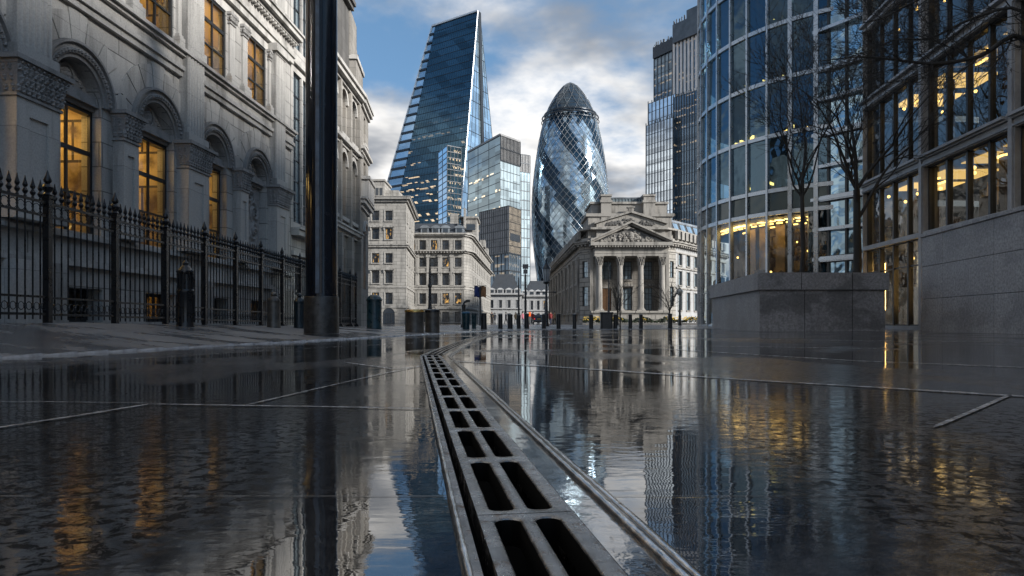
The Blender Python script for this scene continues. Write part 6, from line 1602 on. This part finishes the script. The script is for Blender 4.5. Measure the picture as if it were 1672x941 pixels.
m = MB(); m.tube([gpnt(k,zring-1,1.6) for k in range(NA+1)],.55,6,cap=False); m.tube([gpnt(k,zring+1.5,.9) for k in range(NA+1)],.4,6,cap=False); m.tube([gpnt(k,zring-4,1.3) for k in range(NA+1)],.35,6,cap=False); part('ring_walkway', m, M_STEEL_D, gt, smooth=60, each=True)

# striped tower
st = thing('striped_tower', 'tall stepped tower of pale vertical stripes on the right skyline', 'tower', (sx(1100,400),400,0))
def slab_(a,b,pt,nu,nv,glass,fin,back=22,finw=1.1,find=1.0,top=None,band=(.3,.1)):
    q0,q1 = T0(*a),T0(*b); z = sz(pt,a[1]); curtain(st,q0,q1,up(q1,z),up(q0,z),1,nv,glass,M_STEEL_D,band=band,mull=None)
    N_ = (q1-q0).cross(Vector((0,0,1))).normalized(); m = MB()
    for i in range(nu+1): p = q0.lerp(q1,i/nu); m.beam(p,up(p,z+1.5),finw,find,N_)
    part('fin', m, fin, st, each=True)
    e0,e1 = q0-N_*back,q1-N_*back; m = MB()
    for f in ([q1,e1,up(e1,z),up(q1,z)],[e1,e0,up(e0,z),up(e1,z)],[e0,q0,up(q0,z),up(e0,z)],[up(q0,z),up(q1,z),up(e1,z),up(e0,z)]): m.face(f)
    part('side_wall', m, M_T42_W, st)
slab_((1055,418),(1099,400),206,9,20,M_T42_L,M_T42_FIND,14,.55,.25)
slab_((1058.5,424),(1103,405),170,7,24,M_T42_L,M_T42_FIND,16,.5,.25)
slab_((1068,428),(1104,412),80,6,30,M_T42_W,M_T42_FIND,16,.5,.3)
slab_((1101,410),(1150,392),47,8,52,M_T42_W,M_T42_FIN,18,1.5,.5,band=None)
slab_((1100,404),(1152,386),160,12,20,M_T42_W,M_T42_FIND,12,.5,.4)
m = MB(); q0,q1 = T0(1101,409.4),T0(1150,391.4); z = sz(47,410); N_ = (q1-q0).cross(Vector((0,0,1))).normalized()
m.beam(up(q0,z-4),up(q1,z-4),11,1.6,N_); q2 = q0.lerp(q1,.47); m.beam(up(q2,z+3.5),up(q1,z+3.5),6,1.4,N_); part('crown_band', m, M_T42_FIND, st, each=True)
m = MB(); rr = random.Random(6)
for i in range(26): p = q0.lerp(q1,rr.random()); m.beam(up(p,z+1.4),up(p,z+2.2+3.0*rr.random()),.5,.5,N_)
q0,q1 = T0(1068,428),T0(1104,412); z = sz(80,428)
for i in range(22): p = q0.lerp(q1,rr.random()); m.beam(up(p,z-.5),up(p,z+1.0+2.5*rr.random()),.5,.5,N_)
m.beam(up(q0,z-3),up(q1,z-3),7,1.2,N_)
part('roof_plant', m, M_STEEL_D, st)
# ------------------------------------------------------------------ flower bed along the columned building
fb_ = thing('flower_bed', 'low dark hedge bed with yellow flowers along the foot of the columned building', 'flower bed', (sx(1050,82),82,0))
m = MB(); y_ = MB(); rr = random.Random(14); x0,x1 = sx(952,82),sx(1150,82)
kb_ = MB(); kb_.box(x0-.2,80.8,-.02,x1+.2,83.2,.22); part('bed_kerb', kb_, M_STONE_DARK, fb_)
for i in range(2600):
    x = x0+(x1-x0)*rr.random(); y = 81+2*rr.random(); h = .25+.65*rr.random()**.8*(.7+.4*math.sin(x*2.1)); a = rr.random()*6.3; s_ = .07+.07*rr.random()
    d = Vector((math.cos(a),math.sin(a),rr.gauss(0,.6))).normalized()*s_; e = Vector((-math.sin(a),math.cos(a),rr.gauss(0,.6))).normalized()*s_; c = Vector((x,y,h)); m.face([c-d,c-e,c+d,c+e])
for i in range(420):
    x = x0+(x1-x0)*rr.random()
    if math.sin(x*1.7)+math.sin(x*.63+1) < -.2: continue
    y_.blob((x,80.9+1.2*rr.random(),.55+.4*rr.random()),(.06,.06,.05),n=5,k=3)
o = part('foliage', m, plain('dark_hedge_leaf',(.018,.028,.012),.6,0,.5,3), fb_); part('flowers', y_, plain('yellow_petal',(.75,.48,.02),.6,0,.3,3), fb_)

# ------------------------------------------------------------------ far pedestrians and a car
def person(px, Y, label, coat, legs, seed, hgt=1.72, facing=0, stride=.22):
    rr = random.Random(seed); x = sx(px,Y); t_ = thing('person', label, 'person', (x,Y,pz(x,Y) if Y<68 else 0), 'distant pedestrians in the square'); t_.rotation_euler = (0,0,facing)
    k = hgt/1.72; J = {}; V = []; Ed = []; Rd = []
    def v(n,p,r): J[n] = len(V); V.append((p[0]*k,p[1]*k,p[2]*k)); Rd.append(r*k)
    v('pel',(0,0,.93),.15); v('waist',(0,0,1.08),.14); v('chest',(0,-.01,1.30),.17); v('neck',(0,0,1.46),.06); v('head0',(0,-.02,1.55),.085); v('head1',(0,-.02,1.66),.085)
    for s_,q in (('l',-1),('r',1)):
        f = stride*q
        v(s_+'hip',(q*.1,0,.86),.10); v(s_+'knee',(q*.1,-f*.55-.03,.48),.065); v(s_+'ank',(q*.1,-f,.09),.045); v(s_+'toe',(q*.11,-f-.17,.035),.038)
        v(s_+'sh',(q*.2,0,1.40),.068); v(s_+'el',(q*.26,f*.35,1.12),.048); v(s_+'wr',(q*.25,f*.7-.06,.88),.034); v(s_+'hand',(q*.245,f*.75-.08,.79),.036)
    for a,b in (('pel','waist'),('waist','chest'),('chest','neck'),('neck','head0'),('head0','head1')): Ed.append((J[a],J[b]))
    for s_ in 'lr':
        for a,b in (('pel',s_+'hip'),(s_+'hip',s_+'knee'),(s_+'knee',s_+'ank'),(s_+'ank',s_+'toe'),('chest',s_+'sh'),(s_+'sh',s_+'el'),(s_+'el',s_+'wr'),(s_+'wr',s_+'hand')): Ed.append((J[a],J[b]))
    me = bpy.data.meshes.new('tmp'); me.from_pydata(V,Ed,[]); o = bpy.data.objects.new('tmp',me); COL.objects.link(o)
    sm_ = o.modifiers.new('skin','SKIN'); 
    lay = me.skin_vertices[0].data if me.skin_vertices else None
    if lay is None:
        import bmesh
        bm = bmesh.new(); bm.from_mesh(me); bm.verts.layers.skin.verify(); bm.to_mesh(me); bm.free(); lay = me.skin_vertices[0].data
    for i,r_ in enumerate(Rd): lay[i].radius = (r_,r_*.8)
    lay[0].use_root = True
    su_ = o.modifiers.new('sub','SUBSURF'); su_.levels = 1; su_.render_levels = 1
    dg = bpy.context.evaluated_depsgraph_get(); ev = o.evaluated_get(dg); nm = bpy.data.meshes.new_from_object(ev); bpy.data.objects.remove(o)
    nm.name = 'body'; nm.materials.clear()
    for mm in (legs,coat,M_SKIN,M_BOLL): nm.materials.append(mm)
    for p in nm.polygons:
        c = p.center; z = c.z/k; ax = abs(c.x)/k
        p.material_index = 3 if z < .1 else (2 if z > 1.47 or (z < .86 and ax > .19) else (1 if z > .80 else 0)); p.use_smooth = True
    link('body', nm, t_)
    m = MB(); m.blob((0,.0,1.665*k),(.098*k,.105*k,.10*k),n=10,k=6); sub('hair', m, M_HAIR, t_, smooth=80)
    m = MB(); m.blob((0,-.125*k,1.60*k),(.014,.022,.022),n=5,k=3); sub('nose', m, M_SKIN, t_)
    return t_
CL = lambda n,c: plain(n,c,.8,0,.25,3)
c_dk, c_nv, c_rd, c_pk, c_gr, c_tn = CL('dark_coat',(.012,.013,.016)),CL('navy_coat',(.015,.022,.05)),CL('red_jacket',(.22,.025,.025)),CL('pink_top',(.5,.16,.2)),CL('grey_coat',(.15,.15,.16)),CL('tan_coat',(.35,.24,.13))
person(803,95,'pedestrian in a dark coat between the two leftmost black bollards',c_dk,c_dk,1)
person(808,100,'pedestrian in a pale grey coat beside one in dark, left of the square',c_gr,c_dk,2,1.65,2.5)
person(826,98,'pedestrian in a navy coat walking between the second and third bollards',c_nv,c_dk,3,1.7,1.2)
person(842,98,'pedestrian in a tan coat left of the bare poles',c_tn,c_dk,4,1.68,.4)
person(853.5,92,'pedestrian in a pink top beside the pole with square signs',c_pk,c_nv,5,1.66,3.0)
person(870,96,'pedestrian in a red jacket just right of the orange sign',c_rd,c_dk,6,1.72,.2)
person(899,90,'pedestrian in a red jacket at the corner of the columned building',c_rd,c_nv,7,1.7,2.8)
person(905.5,93,'pedestrian in a tan coat near the side wall of the columned building',c_tn,c_dk,8,1.74,1.0)
person(896,98,'pedestrian in a black coat behind the lantern post',c_dk,c_dk,9,1.75,.1)
# dark hatchback seen from behind
x,Y = sx(880,104),104.0
ca = thing('parked_car', 'dark hatchback seen from behind with red tail lights in the distance', 'car', (x,Y,0))
m = MB(); W2 = .86
prof = [(0,.28),(0.05,.62),(.12,.92),(.55,1.40),(1.6,1.48),(2.5,1.40),(3.2,.98),(4.1,.82),(4.2,.5),(4.2,.25)]
n = len(prof); vs = []
for q,f in ((-1,1.0),(1,1.0)):
    for y_,z_ in prof: vs.append((q*W2*(1.0 if z_<1.0 else .80), y_, z_))
m.add(vs,[tuple(range(n-1,-1,-1)),tuple(range(n,2*n))]+[(i,(i+1)%n,n+(i+1)%n,n+i) for i in range(n)]); part('body', m, plain('dark_car_paint',(.012,.014,.02),.25,.2,.1,2,coat=.5), ca, bevel=.05, local=True)
m = MB(); m.face([(-.62,.16,.98),(.62,.16,.98),(.55,.50,1.36),(-.55,.50,1.36)]); o = part('rear_window', m, M_PANE_E, ca, local=True); o.location = (0,-.03,.02)
for q in (-1,1):
    m = MB(); m.box(q*.62,-.02,.68,q*.86,.06,.92); part('tail_light', m, lamp_mat('red_tail_lamp',(1,.05,.05),.35), ca, bevel=.02, local=True)
    for yy in (.75,3.4):
        m = MB(); c = [(q*.72,yy,.31),(q*.87,yy,.31)]; m.tube(c,.31,18); o = part('wheel', m, M_BOLL, ca, 40, local=True); r_ = MB(); r_.tube([(q*.865,yy,.31),(q*.885,yy,.31)],.19,12); sub('rim', r_, M_STEEL, o, 40)
m = MB(); m.box(-.26,-.02,.72,.26,.03,.84); part('number_plate', m, plain('yellow_plate',(.6,.45,.05),.5), ca, local=True)
m = MB(); m.box(-.84,-.07,.32,.84,.05,.5); part('bumper', m, M_BOLL, ca, bevel=.03, local=True)
